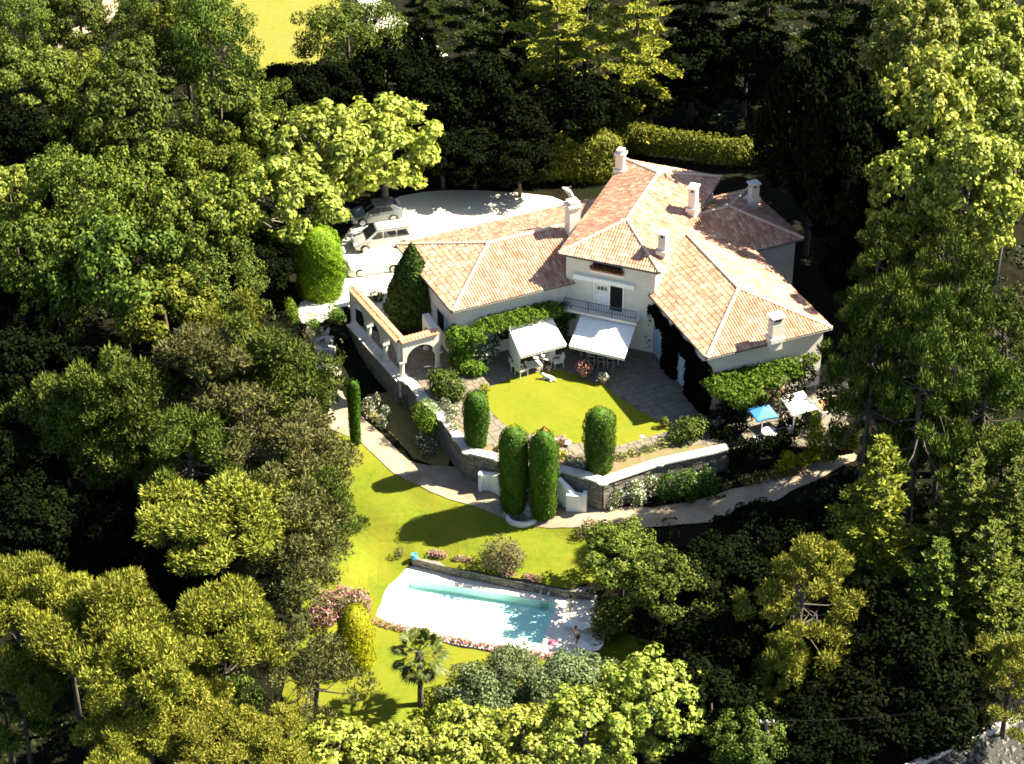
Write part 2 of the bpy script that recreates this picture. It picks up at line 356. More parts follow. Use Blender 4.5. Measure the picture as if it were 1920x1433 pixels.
# gravel drive in front of the garage wing
gpx = [(566, 560), (556, 588), (570, 611), (612, 603), (650, 566), (700, 600), (790, 600), (900, 500), (1090, 420), (1065, 372), (940, 358), (815, 356), (730, 372), (660, 420), (632, 470), (640, 530), (610, 563)]
sheet('gravel_drive', chaikin([at(a, b) for a, b in gpx], 1), .004, M['gravel'], 1.0)
# courtyard paving base
cpx = [(765, 705), (795, 742), (835, 775), (930, 842), (985, 835), (1060, 852), (1140, 862), (1250, 830), (1365, 838), (1560, 836), (1620, 720), (1450, 640), (1200, 560), (1000, 560), (840, 600)]
CY = [at(a, b)[:2] for a, b in cpx]
sheet('planting_bed', [at(a, b)[:2] for a, b in [(768, 722), (791, 751), (830, 788), (858, 824), (878, 848), (938, 861), (1049, 881), (1094, 892), (1130, 904), (1235, 869), (1362, 842), (1420, 850), (1420, 800), (1200, 800), (1000, 780), (860, 700), (800, 690)]], .0025, M['earth'], 1.2)
sheet('courtyard_paving', CY, .004, M['joint'], 1.2)
lpx = [(898, 743), (917, 726), (966, 708), (1018, 696), (1050, 695), (1080, 704), (1098, 716), (1130, 722), (1190, 765), (1262, 806), (1150, 839), (1054, 829), (982, 812), (950, 801), (928, 780)]
CL = [at(a, b)[:2] for a, b in lpx]
sheet('courtyard_lawn', CL, .034, M['lawn2'], .6, jit=.03)

# flagstones laid round the courtyard lawn: one part of the paving, each stone with its own edges
def flags(poly, avoid, ang, name, parent=None, s=.62, z=.006, h=.022):
    A = np.array(poly); c = A.mean(0); R = np.hypot(*(A - c).T).max(); mb = MB(); ca, sa = math.cos(ang), math.sin(ang); j = -R
    while j < R:
        rowh = s * random.uniform(.8, 1.15); i = -R + random.uniform(0, s)
        while i < R:
            w = s * random.uniform(.75, 1.7); a, b = i + w / 2, j + rowh / 2
            x, y = c[0] + a * ca - b * sa, c[1] + a * sa + b * ca
            if inpoly([x], [y], poly)[0] and not inpoly([x], [y], avoid)[0]:
                mb.box((x, y, z + h / 2 + random.uniform(0, .006)), (w - .035, rowh - .035, h), ang, top=.985)
            i += w
        j += rowh
    o = mb.build(name, M['paver'], parent); o['kind'] = 'stuff'; return o
flags(CY, CL, rad(25), 'paving_slabs', bpy.data.objects['courtyard_paving'])
# earth beds between the paving and the terrace wall show as the platform itself

# lower path, draped on the ground
ppx = [(605, 800), (642, 815), (676, 828), (696, 850), (730, 884), (766, 904), (823, 932), (888, 950), (950, 975), (1000, 990), (1090, 992), (1200, 990), (1310, 985), (1400, 962), (1490, 920), (1560, 885), (1615, 862), (1592, 846), (1540, 860), (1460, 884), (1370, 922), (1250, 952), (1140, 955), (1060, 940), (930, 905), (880, 880), (774, 872), (744, 846), (718, 818), (682, 786), (655, 765), (630, 715), (612, 705), (605, 720), (620, 770)]
PATH = chaikin([atg(a, b) for a, b in ppx], 1)
sheet('garden_path', PATH, lambda x, y: terr(x, y) + .10, M['pathm'], .5, jit=.03)
# lower lawn
wl_px = [(772, 1043), (850, 1064), (930, 1080), (1000, 1092), (1068, 1104)]
lo = [(600, 810), (655, 815), (700, 838), (735, 872), (775, 894), (830, 920), (890, 938), (950, 962), (1000, 978), (1086, 980), (1110, 1050), (1120, 1090)]
LOW = [atg(a, b)[:2] for a, b in lo] + [at(a, b, -3.45)[:2] for a, b in wl_px[::-1]] + [at(a, b, DECKZ)[:2] for a, b in [(777, 1056), (722, 1109), (706, 1157), (762, 1184), (850, 1212), (1000, 1237), (1118, 1232), (1136, 1182)]] + [atg(a, b)[:2] for a, b in [(1180, 1190), (1290, 1230), (1300, 1330), (1180, 1420), (900, 1500), (560, 1480), (530, 1300), (560, 1160), (540, 1040), (570, 930)]]
sheet('lower_lawn', LOW, lambda x, y: terr(x, y) + .06, M['lawn'], .6, jit=.04)
sheet('dry_field', [atg(a, b)[:2] for a, b in [(380, -60), (395, 30), (440, 80), (490, 140), (560, 160), (640, 70), (640, -80)]], lambda x, y: terr(x, y) + .06, M['field'], 1.5)
sheet('forest_track', [atg(a, b)[:2] for a, b in [(222, -60), (222, 20), (200, 50), (130, 75), (95, 115), (80, 110), (110, 70), (190, 25), (200, -60)]], lambda x, y: terr(x, y) + .05, M['pathm'], 1.0)
sheet('access_track', [atg(a, b)[:2] for a, b in [(700, -40), (720, 20), (790, 60), (840, 105), (800, 112), (730, 90), (690, 40), (660, -20)]], lambda x, y: terr(x, y) + .05, M['gravel'], 1.0)
sheet('lane', [atg(a, b)[:2] for a, b in [(1640, 1480), (1740, 1425), (1830, 1370), (1960, 1310), (1990, 1390), (1850, 1500)]], lambda x, y: terr(x, y) + .06, M['road'], .8)
sheet('flower_bed', [atg(a, b)[:2] for a, b in [(676, 770), (735, 815), (775, 860), (840, 880), (845, 845), (790, 790), (740, 735), (690, 740)]], lambda x, y: terr(x, y) + .03, M['brush'], .6)

# ------------------------------------------------------------------ the house: four hipped blocks
def uv(ang): a = rad(ang); return np.array([math.cos(a), math.sin(a)]), np.array([-math.sin(a), math.cos(a)])
house = thing('villa', 'white rendered villa with pink tiled hipped roofs around the courtyard', 'house', (5, -4, 0))
HO = np.array([5.0, -4.0, 0.0])
def hb(mb, name, mats, parent=house, smooth=False):
    if parent is house: mb.v = [(x - HO[0], y - HO[1], z) for x, y, z in mb.v]
    return mb.build(name, mats, parent, smooth)
def tile_rows(o3, a_dir, s_dir, n, alen, bmax, bmin=lambda a: 0.0):
    """barrel tiles on a slope: o3 eave start, a_dir along the eave, s_dir up the slope, n normal"""
    W, Lc = .215, .40; V = []; K = 5
    ang = np.linspace(0, math.pi, K); cs = -np.cos(ang) * .092; sn = np.sin(ang) * .062
    a = W / 2
    while a < alen - .02:
        bt = bmax(a); b = bmin(a) - .05
        while b < bt - .08:
            l = min(Lc + .03, bt - b + .04); j = rng.normal(0, .006, 3)
            lo = [o3 + a_dir * (a + cs[k] * 1.08 + j[0]) + s_dir * b + n * (.020 + sn[k] * 1.06 + j[1]) for k in range(K)]
            hi = [o3 + a_dir * (a + cs[k] * .9 + j[2]) + s_dir * (b + l) + n * (.005 + sn[k] * .9) for k in range(K)]
            V.append((lo, hi)); b += Lc
        a += W
    if not V: return None
    m = len(V); P = np.array(V).reshape(m, 2 * K, 3).reshape(-1, 3)
    F = []
    for i in range(m):
        b = i * 2 * K
        for k in range(K - 1): F.append((b + k, b + k + 1, b + K + k + 1, b + K + k))
        F.append(tuple(b + k for k in range(K))[::-1])
    me = bpy.data.meshes.new('roof_tiles'); me.from_pydata((P - HO).tolist(), [], F); me.materials.append(M['tile']); return me
cap_me = None
def ridge_caps(p0, p1, step=.42):
    global cap_me
    if cap_me is None:
        mb = MB(); an = np.linspace(-.12, math.pi + .12, 8)
        r0 = [(0, -.145 * math.cos(t), .115 * math.sin(t)) for t in an]; r1 = [(.47, -.125 * math.cos(t), .10 * math.sin(t) - .012) for t in an]
        r0i = [(0, y * .8, z * .75) for _, y, z in r0]; r1i = [(.47, y * .8, z * .75) for _, y, z in r1]
        ring0 = r0 + r0i[::-1]; ring1 = r1 + r1i[::-1]; mb.loft([ring0, ring1]); cap_me = mb.mesh('ridge_tile', M['ridge'])
    p0 = np.array(p0); p1 = np.array(p1); d = p1 - p0; Ln = np.linalg.norm(d); d = d / Ln; k = 0
    up = np.array([0, 0, 1.]); y = np.cross(up, d); y /= np.linalg.norm(y); z = np.cross(d, y)
    while k * step < Ln - .1:
        o = bpy.data.objects.new('ridge_tile', cap_me); link(o, house)
        q = p0 + d * k * step + z * random.uniform(.035, .05) - HO
        m4 = Matrix(((d[0], y[0], z[0], q[0]), (d[1], y[1], z[1], q[1]), (d[2], y[2], z[2], q[2]), (0, 0, 0, 1))); o.matrix_local = m4; k += 1
BL = {}
def block(nm, c, ang, w, L, eave, rise, hip0=True, hip1=True, z0=0.0, along='v', over=.42):
    """c: eave corner; the ridge runs along the length L. u across (w), v along (L)."""
    u, v = uv(ang)
    if along == 'u': u, v = v, u                                            # ridge along the first direction
    c = np.array(c, float)
    def pt(a, b, z): q = c + u * a + v * b; return np.array([q[0], q[1], z])
    h0 = w / 2 if hip0 else 0.0; h1 = w / 2 if hip1 else 0.0; E = eave; T = eave + rise
    r0, r1 = pt(w / 2, h0, T), pt(w / 2, L - h1, T)
    c00, c10, c11, c01 = pt(0, 0, E), pt(w, 0, E), pt(w, L, E), pt(0, L, E)
    BL[nm] = dict(c=c, u=u, v=v, w=w, L=L, E=E, T=T, pt=pt, over=over, sl=rise / (w / 2))
    sl = math.hypot(w / 2, rise)
    def d3(x): return x / np.linalg.norm(x)
    U3 = np.array([u[0], u[1], 0]); V3 = np.array([v[0], v[1], 0]); sgn = 1 if np.cross(u, v) > 0 else -1
    def slope(o3, ad, sd, alen, bm):
        n = np.cross(ad, sd); n = n if n[2] > 0 else -n
        m = tile_rows(o3, ad, sd, n, alen, bm)
        if m: o = link(bpy.data.objects.new('roof_tiles', m), house); o['kind'] = 'stuff'
    sL = d3(U3 * (w / 2) + np.array([0, 0, rise])); sR = d3(-U3 * (w / 2) + np.array([0, 0, rise]))
    def bm_long(a):
        t = 1.0
        if hip0: t = min(t, a / (w / 2))
        if hip1: t = min(t, (L - a) / (w / 2))
        return sl * max(t, 0)
    slope(c00, V3, sL, L, bm_long); slope(c10, V3, sR, L, bm_long)
    tri = lambda a: sl * max(0, min(a, w - a) / (w / 2))
    if hip0: slope(c00, U3, d3(V3 * (w / 2) + np.array([0, 0, rise])), w, tri)
    if hip1: slope(c01, U3, d3(-V3 * (w / 2) + np.array([0, 0, rise])), w, tri)
    ridge_caps(r0, r1)
    for f, g, ok in ((c00, r0, hip0), (c10, r0, hip0), (c01, r1, hip1), (c11, r1, hip1)):
        if ok: ridge_caps(f, g)
    # roof boarding under the tiles, with the eave soffit
    mb = MB(); k = .012; vs = [c00, c10, c11, c01, r0, r1]; top = [p + np.array([0, 0, k - .012]) for p in vs]
    bot = [p - np.array([0, 0, .13]) for p in vs[:4]]
    fs = [(0, 1, 4), (1, 2, 5, 4), (2, 3, 5), (3, 0, 4, 5)]
    mb.add(top, fs, 0); mb.add([top[0], top[1], top[2], top[3]] + bot, [(4, 5, 6, 7), (0, 1, 5, 4), (1, 2, 6, 5), (2, 3, 7, 6), (3, 0, 4, 7)], 1)
    hb(mb, 'roof_boarding', [M['under'], M['soffit']])
    # gutter along the eaves
    mb = MB()
    for p, q, ok in ((c00, c10, hip0), (c10, c11, 1), (c11, c01, hip1), (c01, c00, 1)):
        if ok:
            d = (q - p); d /= np.linalg.norm(d); out = np.cross(d, [0, 0, 1.]) * sgn
            mb.tube([p + out * .05 - [0, 0, .09], q + out * .05 - [0, 0, .09]], .05, 6)
    hb(mb, 'gutter', M['zinc'])
    g = over; poly = [pt(g, g, 0), pt(w - g, g, 0), pt(w - g, L - g, 0), pt(g, L - g, 0)]
    if sgn < 0: poly = poly[::-1]
    mb = MB(); mb.prism(poly, z0 - .1, E - .10)
    # gable triangles where an end has no hip
    for b_, ok in ((g, not hip0), (L - g, not hip1)):
        if ok: mb.add([pt(g, b_, E - .1), pt(w - g, b_, E - .1), pt(w / 2, b_, T - .15)], [(0, 1, 2)])
    hb(mb, 'wall', M['render'])
block('main', (3.34, -5.46), -21, 7.54, 14.9, 7.1, 1.5)
block('left', (-4.2, -9.49), 25, 10.25, 16.3, 4.7, 1.6, True, False, along='u')
block('right', (13.26, -15.72), 23, 9.75, 15.0, 4.9, 1.63, True, False)
block('back', (10.6, -4.6), 25, 8.2, 12.1, 4.82, 1.55, False, True, along='u')

def wallbox(bk, side, s, z, w, h, d, name, m, out=0.0, parent=house, label=None):
    """a box set on a wall of a block. side: 'f' first end (b=0), 'l' a=0, 'r' a=w, 'e' last end"""
    B = BL[bk]; u, v, g = B['u'], B['v'], B['over']
    if side == 'f': base, al, ou = B['c'] + v * g, u, -v
    elif side == 'e': base, al, ou = B['c'] + v * (B['L'] - g), u, v
    elif side == 'l': base, al, ou = B['c'] + u * g, v, -u
    else: base, al, ou = B['c'] + u * (B['w'] - g), v, u
    q = base + al * s + ou * (out + d / 2); mb = MB(); mb.box((q[0], q[1], z + h / 2), (w, d, h), math.atan2(al[1], al[0])); 
    o = hb(mb, name, m, parent)
    if parent is not house: o.location = (0, 0, 0)
    if label: o['label'] = label
    return o
def sub(mb, name, m, par):                                     # a sub-part under a house part
    mb.v = [(x - HO[0], y - HO[1], z) for x, y, z in mb.v]; return mb.build(name, m, par)
# courtyard front of the middle block: balcony, door, flower box, band
fB = BL['main']; U, V = fB['u'], fB['v']; F0 = fB['c'] + V * fB['over']; A = math.atan2(U[1], U[0])
def fpt(s, out, z, U=U, V=V): q = F0 + U * s - V * out; return (q[0], q[1], z)
wallbox('main', 'f', 3.35, 5.12, 4.6, .34, .22, 'wall_band', M['white'])
wallbox('main', 'f', 3.2, 3.0, 1.0, 2.0, .06, 'balcony_door', M['door'], label='white balcony door leaf with small upper panes')
dp = [o for o in house.children if o.name.startswith('balcony_door')][0]
for k in range(3):
    mb = MB(); mb.box(fpt(2.93 + .27 * k, .075, 4.66), (.2, .02, .28), A); sub(mb, 'pane', M['glass'], dp)
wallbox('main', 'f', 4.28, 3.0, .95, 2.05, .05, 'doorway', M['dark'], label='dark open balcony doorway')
for s_ in (2.62, 3.76, 4.80): wallbox('main', 'f', s_, 3.0, .09, 2.1, .10, 'door_jamb', M['white'])
mb = MB(); mb.box(fpt(3.4, .55, 2.88), (5.6, 1.1, .2), A); hb(mb, 'balcony', M['render'])
bal = [o for o in house.children if o.name.startswith('balcony') and 'door' not in o.name][0]
mb = MB()
for z_ in (3.35, 3.9): mb.tube([fpt(.7, 1.03, z_), fpt(6.1, 1.03, z_)], .03, 5)
sub(mb, 'handrail', M['iron'], bal)
for k in range(28):
    mb = MB(); s_ = .7 + 5.4 * k / 27; mb.tube([fpt(s_, 1.03, 2.98), fpt(s_, 1.03, 3.9)], .014 if k % 9 else .035, 4); sub(mb, 'baluster', M['iron'], bal)
mb = MB(); mb.box(fpt(3.55, .12, 6.03), (2.5, .24, .14), A); hb(mb, 'window_sill', M['white'])
mb = MB(); mb.box(fpt(3.55, .008, 6.45), (2.2, .02, .62), A); hb(mb, 'window', M['glass'])
mb = MB(); mb.box(fpt(3.55, .17, 6.18), (2.35, .2, .17), A); fbx = hb(mb, 'flower_box', M['terra'])
# doors along the courtyard side of the near wing
for s_, w_, h_ in ((4.0, 1.5, 2.9), (8.0, 1.9, 2.9)):
    d_ = wallbox('right', 'l', s_, 0.02, w_, h_, .07, 'shutter_door', M['shutter'])
    B = BL['right']; q = B['c'] + B['u'] * B['over'] + B['v'] * s_ - B['u'] * .085
    an = math.atan2(B['v'][1], B['v'][0])
    for e in (-1, 1):
        p_ = q + B['v'] * e * w_ * .24; mb = MB(); mb.box((p_[0], p_[1], h_ * .5), (w_ * .44, .03, h_ * .9), an); sub(mb, 'panel', M['shutter'], d_)
    mb = MB()
    for e in (-1, 1): p_ = q + B['v'] * e * (w_ / 2 + .06); mb.box((p_[0], p_[1], h_ / 2 + .04), (.11, .06, h_ + .08), an)
    sub(mb, 'frame', M['white'], d_)
wallbox('right', 'l', 6.75, 0.02, .5, 3.2, .12, 'pilaster', M['white'])
for bk, sd_, s_, z_ in (('right', 'f', 7.6, 1.0), ('right', 'f', 3.2, 1.0), ('left', 'l', 4.0, 1.0)):
    wallbox(bk, sd_, s_, z_, 1.2, 1.4, .05, 'window', M['glass'])
for bk, sd_, s_, z_, w_ in (('right', 'r', 4, 1.2, 1.1), ('back', 'e', 2.2, 2.2, .9), ('back', 'e', 5.8, 2.2, .9), ('left', 'f', 3.0, 1.4, 1.2), ('left', 'f', 7.0, 1.4, 1.2)):
    o = wallbox(bk, sd_, s_, z_, w_, 1.4, .04, 'window', M['glass'])
    for e in (-1, 1): wallbox(bk, sd_, s_ + e * (w_ / 2 + .26), z_, .5, 1.42, .06, 'shutter', M['shutter'])
# drain pipe
mb = MB(); p = BL['right']; q = p['c'] + p['u'] * (p['over'] - .1) + p['v'] * 8.9; mb.tube([(q[0], q[1], 0), (q[0], q[1], 4.7)], .05, 6); hb(mb, 'drainpipe', M['zinc'])

def chimney(px, py, zb, w, d, h, ang, cap='slab', flash=True):
    q = at(px, py, zb); a = rad(ang); mb = MB(); mb.box((q[0], q[1], zb + h / 2 - .4), (w, d, h + .8), a)
    if flash: mb.box((q[0], q[1], zb + .03), (w + .22, d + .3, .3), a)
    o = hb(mb, 'chimney', M['render']); mb = MB()
    if cap == 'slab':
        for i in (-1, 1):
            for j in (-1, 1):
                x, y = i * (w / 2 - .1), j * (d / 2 - .1); mb.box((q[0] + x * math.cos(a) - y * math.sin(a), q[1] + x * math.sin(a) + y * math.cos(a), zb + h + .13), (.16, .16, .26), a)
        mb.box((q[0], q[1], zb + h + .31), (w + .18, d + .18, .1), a); mb.box((q[0], q[1], zb + h + .02), (w - .1, d - .1, .04), a, 1)
    else:
        mb.box((q[0], q[1], zb + h + .09), (w + .2, d + .2, .18), a); mb.box((q[0], q[1], zb + h + .3), (w * .7, d * .7, .25), a)
        mb.box((q[0], q[1], zb + h + .47), (w * .95, d * .95, .09), a, top=.6)
    sub(mb, 'chimney_cap', [M['render'], M['dark']], o); return o
chimney(1163, 319, 7.35, .62, .62, 1.35, -21, 'cap')
c2 = chimney(1073, 437, 6.05, .85, .85, 2.3, 25, 'cap', False)
chimney(1299, 390, 7.75, .55, .8, 1.45, -21)
chimney(1243, 470, 7.70, .55, .75, 1.2, -21)
chimney(1453, 634, 5.45, .85, .7, 1.5, 23)
chimney(1412, 373, 6.2, .65, .6, 1.05, 25)
q = at(1064, 372, 8.4)
mb = MB(); mb.tube([(q[0] + .35, q[1], 8.55), (q[0] + .1, q[1], 8.95), (q[0] - .25, q[1], 9.25), (q[0] + .25, q[1], 9.35)], [.16, .2, .17, .04], 7); mb.tube([(q[0] + .1, q[1], 8.5), (q[0] + .1, q[1], 8.9)], .05, 5)
sub(mb, 'finial', M['coping'], c2)

# ------------------------------------------------------------------ arcade of white arches on the terrace edge
arc = thing('arcade', 'white arcade of arches with round columns and terracotta coping at the terrace corner', 'arcade', (-8, -9, 0))
AO = np.array([-8., -9., 0.])
def ab(mb, name, m, parent=arc, smooth=False):
    mb.v = [(x - AO[0], y - AO[1], z) for x, y, z in mb.v]; return mb.build(name, m, parent, smooth)
aS = at(663, 606, 0)[:2]; aC = at(754, 708, 0)[:2]; aE = at(821, 689, 0)[:2]; aH = aE + (np.array([-math.sin(rad(20)), math.cos(rad(20))])) * 2.6
def arch_wall(p, q, n, zs=1.45, zt=3.0, th=.52, colr=.18, first=True, last=True, pier=.2):
    p = np.array(p); q = np.array(q); d = q - p; Ln = np.linalg.norm(d); d /= Ln; nrm = np.array([-d[1], d[0]]); bay = Ln / n
    for i in range(n):
        a0, a1 = i * bay, (i + 1) * bay; c = (a0 + a1) / 2; r = bay / 2 - pier; rz_ = min(r, zt - zs - .5); K = 12
        arcp = [(c - r * math.cos(math.pi * k / K), zs + rz_ * math.sin(math.pi * k / K)) for k in range(K + 1)]
        ring = [(a0, zs)] + arcp + [(a1, zs), (a1, zt), (a0, zt)]
        mb = MB(); m = len(ring)
        for sg in (-1, 1):
            vs = [(*(p + d * a + nrm * sg * th / 2), z) for a, z in ring]; top = []
            # strips between the arch line and the top
            xs = [a0] + [a for a, z in arcp] + [a1]; zz = [zs] + [z for a, z in arcp] + [zs]
            for k in range(len(xs) - 1):
                if xs[k + 1] - xs[k] < 1e-6: continue
                quad = [(xs[k], zz[k]), (xs[k + 1], zz[k + 1]), (xs[k + 1], zt), (xs[k], zt)]
                mb.add([(*(p + d * a + nrm * sg * th / 2), z) for a, z in quad], [(0, 1, 2, 3) if sg < 0 else (3, 2, 1, 0)])
        low = [(a0, zs)] + arcp + [(a1, zs)]
        vs = [(*(p + d * a + nrm * sg * th / 2), z) for sg in (-1, 1) for a, z in low]; k = len(low)
        mb.add(vs, [(j, k + j, k + j + 1, j + 1) for j in range(k - 1)])
        for a in (a0, a1): mb.add([(*(p + d * a + nrm * sg * th / 2), z) for sg, z in ((-1, zs), (1, zs), (1, zt), (-1, zt))], [(0, 1, 2, 3)])
        mb.add([(*(p + d * a + nrm * sg * th / 2), zt) for a, sg in ((a0, -1), (a1, -1), (a1, 1), (a0, 1))], [(0, 1, 2, 3)])
        ab(mb, 'arch', M['render'])
    for i in range(n + 1):
        if (i == 0 and not first) or (i == n and not last): continue
        c = p + d * (i * bay); mb = MB()
        mb.lathe([(.25, 0), (.25, .10), (.19, .16), (colr, .3), (colr * 1.04, 1.0), (colr * .94, zs - .26), (.19, zs - .22), (.25, zs - .14)], 14, (c[0], c[1], .0))
        mb.box((c[0], c[1], zs - .07), (.52, .52, .14), math.atan2(d[1], d[0])); ab(mb, 'column', M['render'], smooth=False)
def coping_tiles(p, q, t0, t1, z=3.02, w=.6, slope=.28):
    p = np.array(p); q = np.array(q); d = q - p; Ln = np.linalg.norm(d); d /= Ln; nrm = np.array([-d[1], d[0]]); a = t0 * Ln
    while a < t1 * Ln - .1:
        for sg, st in ((-1, 0), (1, 0)):
            mb = MB(); K = 5; an = np.linspace(0, math.pi, K); prof = [(-.13 * math.cos(t), .085 * math.sin(t)) for t in an]; lo = []; hi = []; jz = random.uniform(0, .03)
            for s_, zz in prof:
                for lst, off, dz, sc in ((lo, .40, 0, 1.1), (hi, 0.0, .14, .9)):
                    b = p + d * (a + .13 + s_ * sc) + nrm * sg * off; lst.append((b[0], b[1], z + .02 + dz + zz * sc + jz))
            lo += [(x, y, zq - .03) for x, y, zq in lo[::-1]]; hi += [(x, y, zq - .03) for x, y, zq in hi[::-1]]
            mb.loft([lo, hi]); ab(mb, 'coping_tile', M['tile2'])
        a += .27
    mb = MB()
    mb.tube([(*(p + d * Ln * t0), z + .17), (*(p + d * Ln * t1), z + .17)], .1, 8); ab(mb, 'ridge_roll', M['tile2'])
arch_wall(aS, aC, 3, last=False); arch_wall(aC, aE, 1, pier=.28); arch_wall(aE, aH, 1, first=False, pier=.25)
coping_tiles(aS, aC, 0.0, 1.0); coping_tiles(aC, aE, -.05, 1.02)
mb = MB(); dS = (aC - aS) / np.linalg.norm(aC - aS); nS = np.array([dS[1], -dS[0]])
pl = [aS - nS * .2, aC - nS * .2, aC + nS * .55 + dS * .3, aS + nS * .55]
mb.prism([pl[0], pl[3], pl[2], pl[1]][::1], -3.2, -.02); ab(mb, 'plinth', M['stone'])
mb = MB(); mb.prism([pl[0] - nS * .03, pl[3] + nS * .05, pl[2] + nS * .05, pl[1] - nS * .03], -.02, .06); ab(mb, 'plinth_coping', M['coping'])
mb = MB(); mb.box((aC[0] - .02, aC[1] - .1, -.6), (.7, .7, 1.5), rad(25)); ab(mb, 'corner_pier', M['render'])
sheet('patio_floor', [aS + (aC - aS) * .02, aC, aE, aH, aH + np.array([-5.2, 3.2])], .012, M['paver'], 1.5)

# ------------------------------------------------------------------ terrace retaining wall: stones and coping
wl = [at(a, b, 0)[:2] for a, b in TPX[6:18]]
tw = thing('terrace_wall', 'dry stone retaining wall with pale coping below the courtyard lawn', 'wall', (wl[0][0], wl[0][1], 0)); TO = np.array([wl[0][0], wl[0][1], 0.])
def stones(parent, O, line, zlo, zhi, name='stonework', sz=(.5, .26), th=.25, outsign=1):
    mb = MB()
    for a, b in zip(line[:-1], line[1:]):
        a = np.array(a); b = np.array(b); d = b - a; Ln = np.linalg.norm(d); d = d / Ln; n = np.array([d[1], -d[0]]) * outsign; an = math.atan2(d[1], d[0])
        z = zlo
        while z < zhi - .05:
            h = min(sz[1] * random.uniform(.7, 1.3), zhi - z); s = 0
            while s < Ln:
                w = min(sz[0] * random.uniform(.55, 1.5), Ln - s + .05); q = a + d * (s + w / 2) + n * random.uniform(.0, .07)
                mb.box((q[0] - O[0], q[1] - O[1], z + h / 2), (w - .03, th, h - .03), an + random.uniform(-.03, .03), top=random.uniform(.96, 1)); s += w
            z += h
    o = mb.build(name, M['stone'], parent); o['kind'] = 'stuff'; return o
stones(tw, TO, wl, -3.1, -.02)
for i, (a, b) in enumerate(zip(wl[:-1], wl[1:])):
    d = b - a; Ln = np.linalg.norm(d); d /= Ln; n = np.array([d[1], -d[0]]); mb = MB(); an = math.atan2(d[1], d[0])
    if 60 < 0: continue
    k = max(1, round(Ln / 1.1))
    for j in range(k):
        c = a + d * Ln * (j + .5) / k - n * .1; w = Ln / k
        mb = MB(); mb.box((c[0] - TO[0], c[1] - TO[1], .07 + random.uniform(0, .012)), (w - .015, .72, .13), an); mb.build('coping_stone', M['coping'] if i < 8 else M['render'], tw)
# corner blocks where the coping turns
for p in wl[1:-1]:
    mb = MB(); mb.lathe([(.40, .0), (.40, .125)], 12, (p[0] - TO[0], p[1] - TO[1], 0)); mb.build('coping_stone', M['coping'], tw)

# steps from the courtyard down to the lower path, between the clipped cypresses
st = thing('garden_steps', 'stone garden steps descending between the two front cypresses', 'steps', (1.3, -22.2, -2.3))
sA = at(988, 838, 0)[:2]; sB = at(985, 962, -2.3)[:2]; dv = sB - sA; SL = np.linalg.norm(dv); dv = dv / SL; NST = 13
so_ = np.array(st.location)
for k in range(NST):
    c = sA + dv * SL * (k + .5) / NST; z1 = .0 - 2.3 * k / (NST - 1) + .005; mb = MB(); w_ = 1.6 + 1.6 * (k / NST) ** 2
    mb.box((c[0] - so_[0], c[1] - so_[1], (z1 - 3.2) / 2 - so_[2]), (w_, SL / NST + .04, z1 + 3.2), math.atan2(dv[1], dv[0]) + rad(90)); mb.build('step', M['coping'], st)
for pts, nm in (([(1048, 896, -.25), (1080, 928, -1.0), (1092, 930, -1.0), (1094, 955, -2.35)], 'stair_wall'), ([(948, 888, -.35), (918, 892, -1.1), (903, 890, -1.0), (900, 922, -2.35)], 'stair_wall')):
    a, b, c = [at(*p)[:2] for p in pts[:3]]; zt = [pts[0][2], pts[1][2], pts[2][2]]
    t = thing('stair_wall', 'white stair wall sloping to a square pier %s of the front cypresses' % ('on the right' if pts[0][0] > 1000 else 'on the left'), 'wall', (b[0], b[1], -2.3), group='white walls flanking the garden steps')
    d = b - a; Ln = np.linalg.norm(d); d /= Ln; n = np.array([-d[1], d[0]]) * .17; O = np.array([b[0], b[1], -2.3]); mb = MB()
    vs = []
    for s_, zz in ((0, zt[0]), (Ln, zt[1])):
        for e in (-1, 1): q = a + d * s_ + n * e; vs += [(q[0] - O[0], q[1] - O[1], -3.0 - O[2]), (q[0] - O[0], q[1] - O[1], zz - O[2])]
    mb.add(vs, [(0, 1, 5, 4), (2, 6, 7, 3), (1, 3, 7, 5), (0, 4, 6, 2), (0, 2, 3, 1), (4, 5, 7, 6)]); mb.build('sloping_wall', M['white'], t)
    mb = MB(); mb.box((0, 0, .25), (1.25, .45, 2.2), rad(-8)); mb.build('pier', M['white'], t)
    mb = MB(); e = 1 if pts[0][0] > 1000 else -1; mb.box((e * .6, -.05, .35), (.26, .55, 2.3), rad(-8)); mb.build('end_post', M['white'], t)

